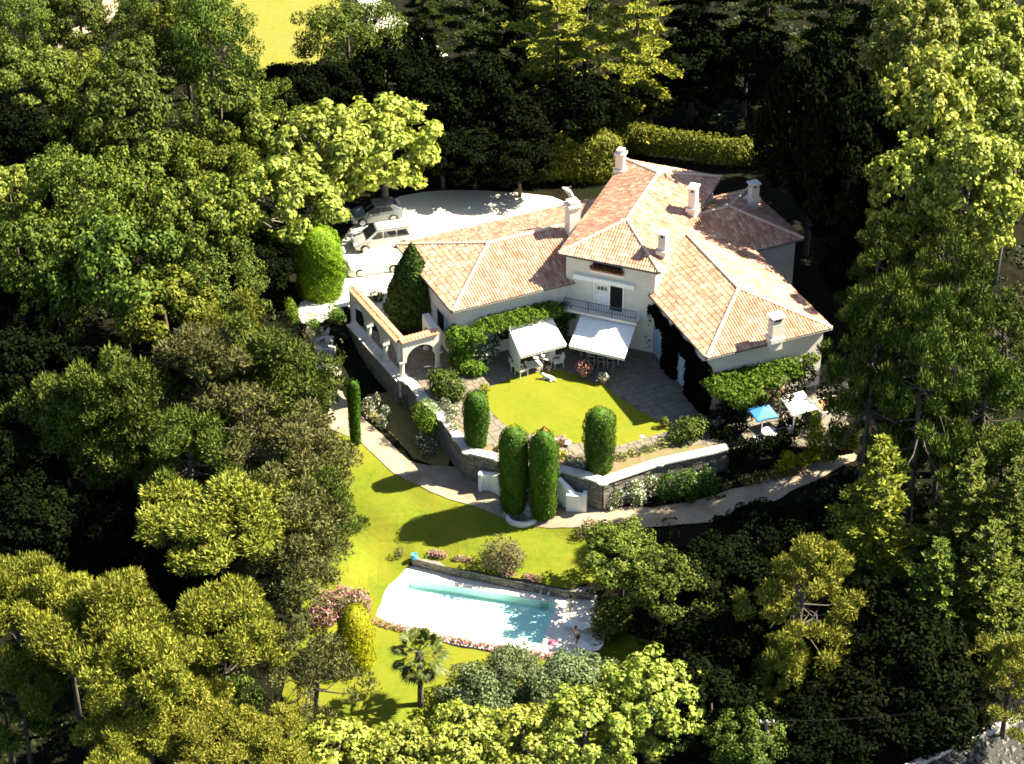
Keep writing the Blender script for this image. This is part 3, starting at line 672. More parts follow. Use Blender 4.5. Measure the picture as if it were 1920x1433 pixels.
# ------------------------------------------------------------------ foliage helpers
def unit(a): return a / (np.linalg.norm(a, axis=-1, keepdims=True) + 1e-9)
def leafverts(c, n, size, asp=.62, jit=.6, r=rng):
    N = len(c); n = unit(n + r.normal(0, jit, (N, 3))); t = unit(np.cross(n, r.normal(0, 1, (N, 3)))); b = np.cross(n, t)
    s = (size * r.uniform(.65, 1.35, N))[:, None]; w = s * asp
    return np.stack([c - t * s * .5, c + b * w * .5 + t * s * .08, c + t * s * .5, c - b * w * .5 + t * s * .08], 1).reshape(-1, 3)
def sph(n, r=rng): return unit(r.normal(0, 1, (n, 3)))
def lump_leaves(lumps, dens, size, jit=.7, up=.25, r=rng, fill=.35):
    """lumps: (x,y,z,rx,ry,rz); leaves through the outer shell of every lump"""
    out = []
    for x, y, z, rx, ry, rz in lumps:
        area = 4 * math.pi * ((rx * ry) ** 1.6 / 3 + (rx * rz) ** 1.6 / 3 + (ry * rz) ** 1.6 / 3) ** (1 / 1.6); n = max(24, int(area * dens))
        d = sph(n, r); k = 1 - fill * r.random(n) ** 2; k *= 1 + .16 * np.sin(d[:, 0] * 5 + x) * np.sin(d[:, 1] * 6 + y) + .10 * np.sin(d[:, 2] * 9 + d[:, 0] * 7)
        p = np.array([x, y, z]) + d * k[:, None] * np.array([rx, ry, rz]); out.append(leafverts(p, d + np.array([0, 0, up]), size, jit=jit, r=r))
    return np.concatenate(out)
def bush(name, label, cat, lumps, m, dens=60, size=.16, flowers=None, group=None, jit=.7, fill=.35):
    lumps = [tuple(l) for l in lumps]; c = np.mean([l[:3] for l in lumps], 0); zb = min(l[2] - l[5] for l in lumps); O = np.array([c[0], c[1], zb])
    loc = [(l[0] - O[0], l[1] - O[1], l[2] - O[2], *l[3:]) for l in lumps]
    t = thing(name, label, cat, O, group=group)
    o = link(bpy.data.objects.new('foliage', quads_mesh('foliage', lump_leaves(loc, dens, size, jit, fill=fill), M[m])), t)
    mb = MB()
    for l in loc[:1]:
        mb.tube([(l[0] * .6, l[1] * .6, -.1), (l[0] * .9, l[1] * .9, max(.1, l[2] * .6)), (l[0], l[1], l[2])], [.06, .045, .02], 5)
    mb.build('stem', M['bark'], t)
    if flowers:
        fm, fd, fs = flowers; f = link(bpy.data.objects.new('blossom', quads_mesh('blossom', lump_leaves([(a, b, z, rx * 1.05, ry * 1.05, rz * 1.05) for a, b, z, rx, ry, rz in loc], fd, fs, 1.0, fill=.15), M[fm])), t); f['kind'] = 'stuff'
    return t
def L(px, py, z, rx, ry=None, rz=None):
    q = at(px, py, z); ry = ry or rx; rz = rz or rx; return (q[0], q[1], z, rx, ry, rz)
def LG(px, py, r, rz=None):
    """a lump standing on the lower ground, its middle seen at px,py"""
    rz = rz or r; q = atg(px, py, rz * .9); return (q[0], q[1], q[2] + rz * .9, r, r, rz)
def topiary(name, label, base, H, R, m, prof, cat='clipped tree', group=None, n=7000, size=.13, sq=0.0, squash=1.0, rz=0.0, jit=.26):
    O = np.array(base, float); t = thing(name, label, cat, O, rz, group)
    zs = np.linspace(0, 1, 60); rs = np.array([prof(z) for z in zs]); wgt = rs + .02; cdf = np.cumsum(wgt) / wgt.sum()
    z = np.interp(rng.random(n), cdf, zs); w = rng.random(n) * 2 * math.pi; r = np.interp(z, zs, rs)
    dr = np.interp(np.clip(z + .01, 0, 1), zs, rs) - np.interp(np.clip(z - .01, 0, 1), zs, rs); slope = -dr * R / (.02 * H)
    wob = 1 + .06 * np.sin(w * 3 + z * 9 + base[0]) + .045 * np.sin(w * 7 - z * 23 + base[1]) + .03 * np.sin(w * 13 + z * 41) + rng.normal(0, .035, n)
    p = np.stack([R * r * wob * np.cos(w), R * r * wob * np.sin(w) * squash, z * H * (1 + .012 * np.sin(w * 5))], 1); nn = np.stack([np.cos(w), np.sin(w), np.clip(slope, -1, 6)], 1)
    link(bpy.data.objects.new('foliage', quads_mesh('foliage', leafverts(p, unit(nn), size, .55, jit), M[m])), t)
    mb = MB(); pr = [(max(.01, R * prof(q) * .93), q * H * .985) for q in np.linspace(0, 1, 16)]; mb.lathe(pr, 18)
    mb.v = [(x, y * squash, zz) for x, y, zz in mb.v]; mb.build('inner_growth', M[m], t, True)
    mb = MB(); mb.tube([(0, 0, -.3), (0, 0, H * .3)], [.12, .08], 7); mb.build('trunk', M['bark'], t); return t
capsule = lambda z: math.sqrt(max(0, 1 - max(0, (z - .72) / .28) ** 2.2)) * (.80 + .2 * min(1, z * 2.2)) * (1 if z < .72 else 1)
slim = lambda z: math.sqrt(max(0, 1 - max(0, (z - .9) / .1) ** 2)) * (.78 + .22 * math.sin(min(1, z * 1.1) * math.pi * .6))
domep = lambda z: math.sqrt(max(0, 1 - max(0, (z - .45) / .55) ** 2.4)) * (.90 + .1 * min(1, z * 3))
cone = lambda z: (1 - z ** 1.7) * (.55 + .45 * min(1, z * 5.5)) + .03 * (1 - z)
ball = lambda z: math.sqrt(max(0, 1 - (2 * z - 1) ** 2)) + .02

# ------------------------------------------------------------------ clipped trees and hedges
def gbase(px, py, z): q = at(px, py, z); return (q[0], q[1], z)
G1 = 'clipped dark cypresses of the terrace'
topiary('clipped_cypress', 'clipped dark cypress left of the garden steps, dark face with a bright shoulder', gbase(963, 952, -2.3), 6.7, 1.05, 'yew', capsule, group=G1)
topiary('clipped_cypress', 'clipped cypress right of the garden steps, bright green along its lit edge', gbase(1018, 963, -2.3), 6.9, 1.0, 'yew', capsule, group=G1)
topiary('clipped_cypress', 'clipped cypress beside the pale path on the west edge of the courtyard lawn', gbase(893, 832, 0), 4.3, .86, 'yew', capsule, group=G1)
topiary('clipped_cypress', 'broad clipped cypress at the outer wall corner of the courtyard lawn', gbase(1123, 878, 0), 4.9, 1.06, 'yew', capsule, group=G1)
q = atg(667, 832); topiary('slim_cypress', 'tall slim clipped column where the lower path leaves the lawn', q, 5.4, .44, 'yew', slim, n=4200)
topiary('dome_tree', 'big bright green clipped dome at the edge of the gravel drive', gbase(602, 548, 0), 5.7, 1.82, 'dome', domep, n=16000, size=.15)
topiary('cone_conifer', 'shaggy dark green conical conifer rising behind the arcade', gbase(775, 606, 0), 6.9, 2.1, 'thuja', cone, cat='conifer', n=13000, size=.26, jit=.7)
q = atg(668, 1232); topiary('round_hedge', 'lime yellow clipped hedge mound beside the lawn left of the pool', q, 4.0, 1.15, 'lime', lambda z: math.sqrt(max(0, 1 - max(0, (z - .35) / .65) ** 2)) + .02, 'hedge', n=9000, size=.14, squash=1.5)
bush('ball_shrub', 'round yellow green ball shrub against the outer side of the terrace wall', 'shrub', [L(800, 775, -.1, .95, .9, 1.1), L(805, 795, -.5, .8, .8, .9)], 'vine', 130, .12, jit=.5)
# hedges behind the house
bush('box_hedge', 'tall hedge behind the villa with a yellow green lit top', 'hedge', [L(1040 + 19 * i, 268 + (4 if i % 2 else 0), 3.0, 1.5, 1.3, 1.2) for i in range(6)] + [L(1010 + 20 * i, 308, 1.3, 1.5, 1.4, 1.5) for i in range(7)] + [L(1005, 280, 2.6, 1.3, 1.2, 1.2)], 'oaky', 70, .2, fill=.2, jit=.3)
bush('low_hedge', 'long narrow lit hedge running along the woods behind the villa', 'hedge', [L(1175 + 17 * i, 257 + 2.4 * i - (i > 12) * (i - 12) * 4, 1.5, 1.0, .8, 1.3) for i in range(16)], 'oaky', 80, .17, fill=.2, jit=.3)
for px, py, w, lab in ((551, 590, 1, 'narrow clipped hedge block left of the white gravel neck'), (586, 606, 1, 'small square clipped bush at the head of the left steps'), (627, 588, 1, 'square clipped bush near the gravel end and arcade')):
    bush('hedge_block', lab, 'hedge', [L(px - 3, py - 8, .5, .45, .5, .6), L(px + 5, py + 4, .45, .45, .5, .55)] + ([L(px - 8, py - 20, .5, .4, .5, .6)] if px == 551 else []), 'vine', 150, .11)
bush('ground_shrub', 'wide low brownish mound shrub beside the left steps', 'shrub', [LG(548, 640, .9, .5), LG(565, 628, .9, .5), LG(585, 622, .7, .4), LG(572, 655, .9, .5), LG(555, 660, .6, .4)], 'greybush', 120, .12)
bush('hedge_strip', 'thin clipped hedge below the brown mound at the left steps', 'hedge', [LG(580 + 1.5 * k, 675 + 14 * k, .4, .6) for k in range(4)], 'yew', 150, .12)
bush('small_bush', 'small green bush in the shade below the arcade', 'shrub', [LG(636, 668, .5), LG(630, 680, .4)], 'shrub', 130, .12)
# planting on the terrace
bush('laurel_bush', 'large round leafy bush beside the arcade arch', 'shrub', [L(838, 722, .9, 1.2, 1.1, 1.1), L(822, 712, 1.2, .8, .8, .8), L(856, 735, .6, .7, .7, .6)], 'oakb', 110, .17)
bush('climbing_vine', 'tall bright green climber covering the wall corner beside the left awning', 'climber', [L(872, 628, 2.9, .9, .6, .6), L(856, 640, 2.6, .8, .6, .8), L(868, 655, 1.8, .8, .6, .9), L(890, 632, 2.8, .8, .6, .6), L(872, 688, .6, .9, .6, .7), L(893, 692, .5, .8, .6, .5), L(852, 622, 2.9, .7, .5, .5), L(858, 672, 1.2, .7, .6, .7)], 'vine', 120, .19)
bush('vine_canopy', 'green vine spread along the house wall above the left awning', 'climber', [L(900 + 20 * i, 618 - 5 * i, 3.1, .75, .6, .4) for i in range(8)] + [L(912 + 20 * i, 604 - 5 * i, 3.25, .7, .5, .35) for i in range(7)], 'vine', 130, .18)
bush('white_flower_shrub', 'shrub covered in white flowers beside the left awning', 'shrub', [L(918, 655, .9, .6, .5, .8), L(905, 668, .6, .6, .5, .6), L(925, 640, 1.1, .45, .4, .6)], 'shrub', 110, .15, ('white_petal', 55, .15))
bush('dark_climber', 'dark leafy climber in the shaded corner between the two awnings', 'climber', [L(1060, 585, 2.4, .8, .5, .8), L(1050, 612, 1.2, .6, .5, 1.0), L(1093, 560, 3.2, .35, .35, .5)], 'yew', 90, .2)
bush('yellow_bush', 'small yellow bush at the left corner of the courtyard lawn', 'shrub', [L(908, 728, .4, .38, .38, .42)], 'lime', 200, .12)
bush('yellow_shrub', 'yellowish slim bush at the shaded right corner of the courtyard lawn', 'shrub', [L(1246, 792, .45, .3, .3, .5)], 'oaky', 200, .12)
bush('round_bush', 'broad green bush at the right end of the terrace wall', 'shrub', [L(1290, 805, .8, 1.0, .9, .8), L(1270, 818, .5, .7, .6, .5), L(1312, 795, .9, .7, .7, .6)], 'oakb', 110, .17)
bush('flowering_bed', 'pale yellow flower bed between terrace wall and right lawn edge', 'flower bed', [L(1165 + 26 * k, 855 - 8 * k, .2, .5, .4, .25) for k in range(5)], 'rose', 150, .11, ('yellow_petal', 25, .1))
bush('rose_bed', 'pale rose bushes between the terrace coping and the laurel bush', 'flower bed', [L(836, 758, .4, .4, .4, .5), L(850, 770, .35, .4, .4, .4), L(844, 785, .35, .35, .35, .4), L(852, 800, .3, .35, .35, .35)], 'rose', 140, .12, ('white_petal', 20, .12))
bush('white_rose', 'pale rose bush just left of the outer wall cypress', 'shrub', [L(1085, 868, .4, .5, .4, .45), L(1068, 862, .3, .35, .35, .35)], 'rose', 120, .13, ('white_petal', 40, .13))
bush('yellow_flowers', 'low yellow flowers behind the front right cypress', 'flower bed', [L(1048, 850, .2, .3, .3, .25), L(1060, 853, .2, .35, .3, .25), L(938, 838, .2, .3, .3, .22), L(993, 850, .2, .2, .3, .2)], 'oaky', 130, .12, ('yellow_petal', 60, .12))
bush('step_flowers', 'pale ground flowers at the foot of the front right cypress', 'flower bed', [LG(1046, 945, .35, .3), LG(1036, 960, .35, .3), LG(1052, 925, .35, .3)], 'oaky', 130, .12, ('orange_petal', 25, .1))
# below the terrace wall
bush('white_oleander', 'flowering shrub full of white blossom against the terrace wall right of the steps', 'shrub', [LG(1150, 925, .8, 1.0), LG(1180, 915, .8, 1.1), LG(1210, 905, .8, 1.0), LG(1195, 932, .6, .7), LG(1145, 945, .5, .4)], 'shrub', 95, .16, ('white_petal', 42, .15))
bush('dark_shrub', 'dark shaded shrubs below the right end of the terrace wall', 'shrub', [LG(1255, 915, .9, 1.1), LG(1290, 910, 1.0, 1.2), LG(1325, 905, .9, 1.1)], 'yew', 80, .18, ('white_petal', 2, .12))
for pts, lab in (([(690, 760), (697, 775), (706, 752)], 'pale flowering roses beside the slim cypress'), ([(722, 775), (716, 792)], 'small pale rose clump in the middle of the shaded lower bed'), ([(792, 830), (800, 845), (788, 822), (808, 838)], 'whitish leaved bush below the ball shrub'), ([(757, 735), (760, 750)], 'green rose clump under the arcade corner pier')):
    bush('rose_bush', lab, 'shrub', [LG(a, b, .42, .6) for a, b in pts], 'rose', 110, .13, ('white_petal', 14, .12))
bush('kerb_shrub', 'small grey green shrub inside the curved white kerb', 'shrub', [LG(968, 970, .35, .3), LG(978, 968, .35, .3)], 'olive', 150, .1)
bush('round_grey_bush', 'round grey brown bush on the lawn above the pool wall', 'shrub', [LG(942, 1040, 1.35, 1.2), LG(925, 1048, .9, .8), LG(958, 1045, .9, .8)], 'greybush', 95, .14)
bush('young_shrub', 'tiny brown shrub on the lawn near the blue topped pot', 'shrub', [LG(749, 1035, .35, .4)], 'greybush', 160, .1)
bush('pale_shrub', 'pale grey shrub at the path edge above the leafy tree right', 'shrub', [LG(1106, 985, .55, .5), LG(1092, 1000, .4, .35), LG(1125, 985, .4, .35)], 'greybush', 120, .12, ('pink', 12, .1))
bush('oleander', 'pink flowering oleander beside the lime hedge', 'shrub', [LG(612, 1135, .9), LG(640, 1128, 1.0), LG(668, 1130, .9), LG(605, 1155, .8)], 'greybush', 90, .16, ('pink', 45, .15))
for k, (a, b, lab) in enumerate(((868, 1052, 'pale pink flowers on the pool wall next to the round grey bush'), (820, 1042, 'whitish pink flowers on the pool wall near the blue topped pot'), (950, 1078, 'pink flowers below the round grey bush on the pool wall'), (997, 1086, 'brightest pink flower clump at the shaded end of the pool wall'))):
    bush('wall_flowers', lab, 'flowers', [(*at(a + dx, b + dx * .22 - 4, -3.25)[:2], -3.3, .34, .28, .22) for dx in (-9, 0, 9)], 'rose', 110, .12, ('pink', 70, .12))
fb = []
for k in range(27):
    t_ = k / 26; q = at(700 + 410 * t_, 1166 + 76 * t_ - 10 * math.sin(t_ * math.pi) * -.6, DECKZ - .1); fb.append((q[0], q[1] - .25, DECKZ + .05, .36, .30, .27))
bush('flower_border', 'long border of pink flowers along the lower edge of the pool deck', 'flower bed', fb, 'rose', 110, .12, ('pink', 85, .12))
bush('dark_round_bush', 'dark rounded bush at the right end of the pool deck', 'shrub', [LG(1146, 1160, 1.3, 1.4), LG(1135, 1180, .9, .9), LG(1160, 1145, .9, .9)], 'pined', 90, .17)
# right patio
bush('pergola_vine', 'bright green vine with coral blossom over the pergola at the near wing', 'climber', [L(1340 + 20 * i, 716 - 4.4 * i, 2.9, .9, .7, .5) for i in range(8)] + [L(1355 + 20 * i, 735 - 5 * i, 2.8, .85, .7, .5) for i in range(6)] + [L(1385 + 17 * i, 752 - 4 * i, 2.5, .75, .6, .5) for i in range(3)] + [L(1490, 700, 2.6, .7, .5, .4), L(1520, 672, 3.2, .6, .5, .4)], 'vine', 105, .2)
bush('coral_climber', 'coral flowered climber hanging at the right end of the pergola', 'climber', [L(1450, 725, 2.0, .6, .5, .9), L(1440, 712, 2.6, .5, .5, .4), L(1462, 740, 1.5, .4, .4, .6)], 'shrub', 90, .17, ('orange_petal', 16, .18))
bush('creeper_column', 'yellow green creeper covering a tall post beside the white canopy', 'climber', [L(1530, 785, 2.4, .35, .35, .7), L(1530, 805, 1.6, .55, .5, .7), L(1532, 828, .9, .75, .6, .7), L(1534, 850, .35, .9, .7, .4)], 'lime', 110, .17)
bush('creeper_post', 'green creeper on the thin post at the far right of the patio', 'climber', [L(1606, 775, 2.6, .35, .3, .4), L(1600, 805, 1.8, .4, .4, .6), L(1594, 830, .9, .6, .5, .6)], 'oaky', 90, .18)
bush('ochre_shrub', 'bright yellow shrub at the patio corner beside the lower path', 'shrub', [L(1478, 858, .3, .5, .5, .5), L(1505, 862, .1, .6, .5, .4), L(1470, 872, 0, .6, .5, .4)], 'lime', 120, .14)
bush('verge_plants', 'low green plants along the shaded verge of the lower path', 'plants', [LG(1400 + 18 * k, 900 - 4 * k, .5, .35) for k in range(6)] + [LG(1450, 862, .7, .6), LG(1437, 850, .5, .6)], 'oaky', 100, .14, ('orange_petal', 2.5, .2))

Bq = BL['right']; ww = []
for k in range(26):
    s_ = .3 + 9.0 * k / 25 + random.uniform(-.1, .1)
    for zc in (.3, .8, 1.4, 2.0, 2.6, 3.2, 3.6):
        if (3.2 < s_ < 4.8 or 6.5 < s_ < 9.0) and zc < 3.1: continue
        if zc > 3 and random.random() < .25: continue
        q = Bq['c'] + Bq['u'] * (Bq['over'] - .16) + Bq['v'] * s_; ww.append((q[0], q[1], zc + random.uniform(-.2, .2), .35, .35, .5))
bush('wall_creeper', 'dark creeper covering the shaded courtyard wall of the near wing between its blue doors', 'climber', ww, 'shade_leaf', 170, .22)
bush('patio_shade_shrub', 'shade-coloured shrubs added to darken the patio edge beyond the terrace wall end', 'shrub', [L(1385 + 19 * k, 845 - 3 * k, .4, .8, .7, .8) for k in range(5)] + [L(1370, 815, .4, .6, .6, .7), L(1390, 800, .4, .5, .5, .6), L(1465, 815, .5, .5, .5, .8), L(1472, 790, .7, .5, .5, .9), L(1345, 790, .9, .7, .6, 1.0), L(1492, 728, 1.6, .8, .6, .9), L(1490, 800, .7, .5, .5, .9), L(1480, 825, .5, .6, .5, .7), L(1555, 735, 2.6, .9, .8, .9), L(1580, 755, 2.2, .8, .8, .9), L(1570, 800, 1.0, .6, .6, 1.0), L(1432, 752, 2.6, .45, .4, .4), L(1478, 742, 2.5, .5, .45, .45), L(1512, 790, 1.6, .4, .4, .7), L(1585, 825, .6, .6, .6, .8), L(1510, 700, 2.2, .8, .7, .8), L(1362, 770, 1.0, .7, .6, 1.0), L(1385, 785, .9, .6, .5, .9)] + [L(1345 + 12 * k, 815 - 4 * k, .3, .5, .5, .5) for k in range(2)], 'shade_leaf', 90, .17)  # near-black lumps added where the patio lies in black shade

# ------------------------------------------------------------------ pots and small courtyard things
def pot(label, px, py, z, s, m, fm, big=1.0):
    q = at(px, py, z); t = thing('flower_pot', label, 'plant pot', (q[0], q[1], z), group='flower pots of the garden')
    mb = MB(); mb.lathe([(.16 * s, 0), (.2 * s, .05 * s), (.26 * s, .34 * s), (.30 * s, .36 * s), (.30 * s, .42 * s), (.25 * s, .42 * s), (.22 * s, .36 * s)], 14); mb.build('pot', M['terra'], t)
    l = [(0, 0, .62 * s, .38 * s * big, .38 * s * big, .3 * s * big)]
    link(bpy.data.objects.new('foliage', quads_mesh('foliage', lump_leaves(l, 160, .11), M['shrub'])), t)
    f = link(bpy.data.objects.new('blossom', quads_mesh('blossom', lump_leaves([(0, 0, .64 * s, .41 * s * big, .41 * s * big, .33 * s * big)], 150, .10, fill=.1), M[fm])), t); f['kind'] = 'stuff'
pot('large pot heaped with pale pink flowers at the back edge of the courtyard lawn', 1095, 706, .03, 1.25, 'terra', 'pink', 1.15)
pot('pot of cream flowers at the shaded paving corner right of the pink pot', 1131, 718, .03, .9, 'terra', 'white_petal')
pot('pot of peach flowers on the stone ledge behind the front right cypress', 1019, 822, .2, .8, 'terra', 'orange_petal')
pot('pot of pale pink flowers at the right end of the stone ledge', 1053, 836, .03, .85, 'terra', 'pink')
pot('small dark leaved pot by the white armchairs', 1029, 697, .02, .55, 'terra', 'white_petal', .8)
q = at(1035, 829, 0); t = thing('stone_ledge', 'pale stone ledge with flower pots at the head of the garden steps', 'ledge', (q[0], q[1], 0), rad(-20))
mb = MB(); mb.box((0, 0, .21), (2.6, .55, .1)); mb.build('slab', M['coping'], t)
for e in (-1, 1): mb = MB(); mb.box((e * .95, 0, .085), (.3, .45, .15)); mb.build('leg', M['coping'], t)
q = at(968, 985, -2.6); q = atg(968, 985)
t = thing('kerb_wall', 'low curved white kerb wall at the lawn end of the path', 'kerb', q); mb = MB(); an = np.linspace(rad(150), rad(330), 15)
ro = [(1.1 * math.cos(a) + .4, .8 * math.sin(a) + .5) for a in an]; ri = [(.84 * math.cos(a) + .4, .56 * math.sin(a) + .5) for a in an]
for k in range(14): mb.prism([ro[k], ro[k + 1], ri[k + 1], ri[k]], -.3, .34)
mb.build('kerb_stone', M['white'], t)
q = at(777, 1044, -3.4); t = thing('glazed_pot', 'blue topped round pot at the left end of the pool wall', 'pot', (q[0], q[1], -3.6)); mb = MB()
mb.lathe([(.12, 0), (.2, .06), (.23, .25), (.19, .36), (.21, .4), (.17, .4), (.12, .33)], 14); mb.build('pot', M['bluecanvas'], t)

def skin_mesh(name, verts, edges, radii, m, parent, sub_=1, root=0):
    me = bpy.data.meshes.new(name); me.from_pydata(verts, edges, []); me.materials.append(m); o = link(bpy.data.objects.new(name, me), parent)
    md = o.modifiers.new('skin', 'SKIN'); sv = me.skin_vertices[0].data
    for i, r in enumerate(radii): sv[i].radius = (r, r) if not isinstance(r, tuple) else r
    sv[root].use_root = True; md.use_smooth_shade = True
    s = o.modifiers.new('subsurf', 'SUBSURF'); s.levels = sub_; s.render_levels = sub_; return o
def person(label, loc, rz, arms, lean=0.0, top='shirt', bottom='redcloth', hair='hair', H=1.68, stride=.12, bare=False):
    t = thing('person', label, 'person', loc, rz); t.scale = (H / 1.7,) * 3
    V = [(0, 0, .95)]; E = []; R = [.135]
    def add(p, r, par): V.append(p); R.append(r); E.append((par, len(V) - 1)); return len(V) - 1
    lx = lean
    sp = add((lx * .3, 0, 1.15), .12, 0); ch = add((lx * .8, 0, 1.33), (.13), sp); nk = add((lx, 0, 1.47), .055, ch); hd = add((lx + .02, 0, 1.56), .085, nk); tp = add((lx + .01, 0, 1.64), .075, hd)
    add((lx + .11, 0, 1.555), .018, hd)
    for e in (-1, 1):
        hp = add((0, e * .10, .9), .10, 0); kn = add((.03 + e * stride * .5, e * .11, .5), .062, hp); an_ = add((e * stride, e * .11, .09), .04, kn); add((e * stride + .15, e * .12, .035), .032, an_)
        sh = add((lx * .9, e * .185, 1.39), .062, ch); a = arms[0 if e < 0 else 1]
        el = add((lx * .9 + a[0], e * (.24 + a[1]), a[2]), .042, sh); wr = add((lx * .9 + a[3], e * (.24 + a[4]), a[5]), .028, el)
        d = np.array(V[wr]) - np.array(V[el]); d /= np.linalg.norm(d); pm = add(tuple(np.array(V[wr]) + d * .06), .032, wr)
        for k in range(5):
            sd_ = np.array([(k - 2) * .021, 0, 0]); q1 = add(tuple(np.array(V[pm]) + d * (.035 if k else .0) + sd_ * 1.2), .010, pm); add(tuple(np.array(V[q1]) + d * (.045 - .006 * abs(k - 2)) + sd_ * .3 + np.array([0, -e * .012, 0])), .008, q1)
    skin_mesh('body', V, E, R, M['skin'], t)
    if not bare: skin_mesh('shirt', [(0, 0, .93), (lx * .3, 0, 1.15), (lx * .8, 0, 1.34), (lx * .9, -.2, 1.39), (lx * .9, .2, 1.39)], [(0, 1), (1, 2), (2, 3), (2, 4)], [.155, .145, .155, .082, .082], M[top], t)
    skin_mesh('shorts', [(0, 0, .97), (0, -.1, .88), (.02, -.11, .66), (0, .1, .88), (.02, .11, .66)], [(0, 1), (1, 2), (0, 3), (3, 4)], [.15, .12, .1, .12, .1], M[bottom], t)
    mb = MB(); mb.lathe([(.02, .13), (.07, .11), (.105, .05), (.108, 0), (.095, -.05)][::-1], 12, (lx - .005, 0, 1.6)); mb.build('hair', M[hair], t, True)
    for e in (-1, 1):
        mb = MB(); mb.lathe([(.004, -.010), (.010, 0), (.004, .010)], 6, (lx + .095, e * .032, 1.585)); mb.build('eye', M['trim'], t)
    return t

# ------------------------------------------------------------------ pool
TR = at(1045, 1131, DECKZ)[:2]; BR = at(1016, 1209, DECKZ)[:2]; e1 = unit(BR - TR); e2 = np.array([-e1[1], e1[0]]); e2 = -e2 if e2[0] > 0 else e2
PWd = np.linalg.norm(BR - TR); PLn = 10.0; TLp, BLp = TR + e2 * PLn, BR + e2 * PLn; PL = [TR, TLp, BLp, BR]
HOLE = [TR - e1 * .02 - e2 * .02, TLp - e1 * .02 + e2 * .02, BLp + e1 * .02 + e2 * .02, BR + e1 * .02 - e2 * .02]
dk = sheet('pool_deck', DECK, DECKZ, M['deckm'], 1.0, hole=HOLE)
mb = MB(); n = len(DECK); mb.add([(*p, DECKZ - .005) for p in DECK] + [(*p, DECKZ - 1.3) for p in DECK], [(i, n + i, n + (i + 1) % n, (i + 1) % n) for i in range(n)]); mb.build('deck_edge', M['deckm'], dk)
PC = (TR + BLp) / 2; po = thing('swimming_pool', 'rectangular swimming pool with pale turquoise water and white stone surround', 'swimming pool', (PC[0], PC[1], DECKZ), math.atan2(-e2[1], -e2[0]))
hx, hy = PLn / 2, PWd / 2; D = .6; b = MB()
b.add([(-hx, -hy, -D), (hx, -hy, -D), (hx, hy, -D), (-hx, hy, -D), (-hx, -hy, .0), (hx, -hy, .0), (hx, hy, .0), (-hx, hy, .0)], [(0, 1, 2, 3), (0, 4, 5, 1), (1, 5, 6, 2), (2, 6, 7, 3), (3, 7, 4, 0)]); b.build('basin', M['poolwall'], po)
b = MB(); b.add([(-hx, -hy, -.14), (hx, -hy, -.14), (hx, hy, -.14), (-hx, hy, -.14)], [(0, 1, 2, 3)]); b.build('water_surface', M['water'], po)
k = 12
for i in range(k):
    for e in (-1, 1): b = MB(); b.box((-hx + PLn * (i + .5) / k, e * (hy + .16), .02), (PLn / k - .02, .36, .05)); b.build('coping_stone', M['deckm'], po)
for i in range(5):
    for e in (-1, 1): b = MB(); b.box((e * (hx + .16), -hy + PWd * (i + .5) / 5, .02), (.36, PWd / 5 - .02, .05)); b.build('coping_stone', M['deckm'], po)
q = np.array(at(1020, 1128, DECKZ)[:2]) - PC; c_, s_ = math.cos(-po.rotation_euler[2]), math.sin(-po.rotation_euler[2]); lx_ = q[0] * c_ - q[1] * s_
ld = link(bpy.data.objects.new('ladder', None), po)
for d_ in (-.25, .25):
    b = MB(); b.tube([(lx_ + d_, hy + .35, 0), (lx_ + d_, hy + .3, .62), (lx_ + d_, hy + .15, .78), (lx_ + d_, hy - .08, .7), (lx_ + d_, hy - .12, .2), (lx_ + d_, hy - .12, -.55)], .024, 7); b.build('rail', M['chrome'], ld)
for z_ in (-.25, -.45): b = MB(); b.box((lx_, hy - .12, z_), (.48, .08, .03)); b.build('rung', M['chrome'], ld)
pw = [at(a, b, DECKZ)[:2] for a, b in [(774, 1058), (850, 1077), (930, 1094), (1000, 1108), (1068, 1120), (1115, 1122)]]
pwt = thing('pool_wall', 'low stone retaining wall along the uphill side of the pool deck', 'wall', (pw[0][0], pw[0][1], DECKZ)); PO = np.array([pw[0][0], pw[0][1], DECKZ])
stones(pwt, PO, pw, -.1, .54, sz=(.45, .22), th=.3)
for a, b in zip(pw[:-1], pw[1:]):
    d = b - a; Ln = np.linalg.norm(d); d /= Ln; kk = max(1, round(Ln / .9)); an = math.atan2(d[1], d[0]); nn = np.array([-d[1], d[0]])
    for j in range(kk):
        c = a + d * Ln * (j + .5) / kk + nn * .08; mb = MB(); mb.box((c[0] - PO[0], c[1] - PO[1], .59 + random.uniform(0, .012)), (Ln / kk - .015, .55, .11), an); mb.build('coping_stone', M['stone'], pwt)

dz_ = (0, 0, DECKZ)
def on_deck(px, py): q = at(px, py, DECKZ); return (q[0], q[1], DECKZ)
person('person in pale shirt and shorts standing near the pool corner, arms bent', on_deck(1069, 1156), rad(215), [(.05, .04, 1.12, .22, -.05, 1.1), (.0, .05, 1.12, .14, .0, .98)], bottom='shirt')
person('person in pale top and dark red shorts bending slightly beside the sun lounger', on_deck(1082, 1212), rad(200), [(.1, .03, 1.12, .3, 0, 1.0), (.08, .04, 1.12, .25, -.02, .92)], lean=.12, H=1.7)
person('person with pale hat half hidden by the dark round bush at the deck edge', on_deck(1116, 1158), rad(190), [(.03, .03, 1.1, .1, 0, .88), (.03, .03, 1.1, .1, 0, .88)], bottom='shirt', hair='hairw', H=1.75)
q = on_deck(1037, 1206); t = thing('beach_towel', 'crumpled pink towel lying on the deck beside the pool', 'towel', q); mb = MB(); gxx = np.linspace(-.3, .3, 9)
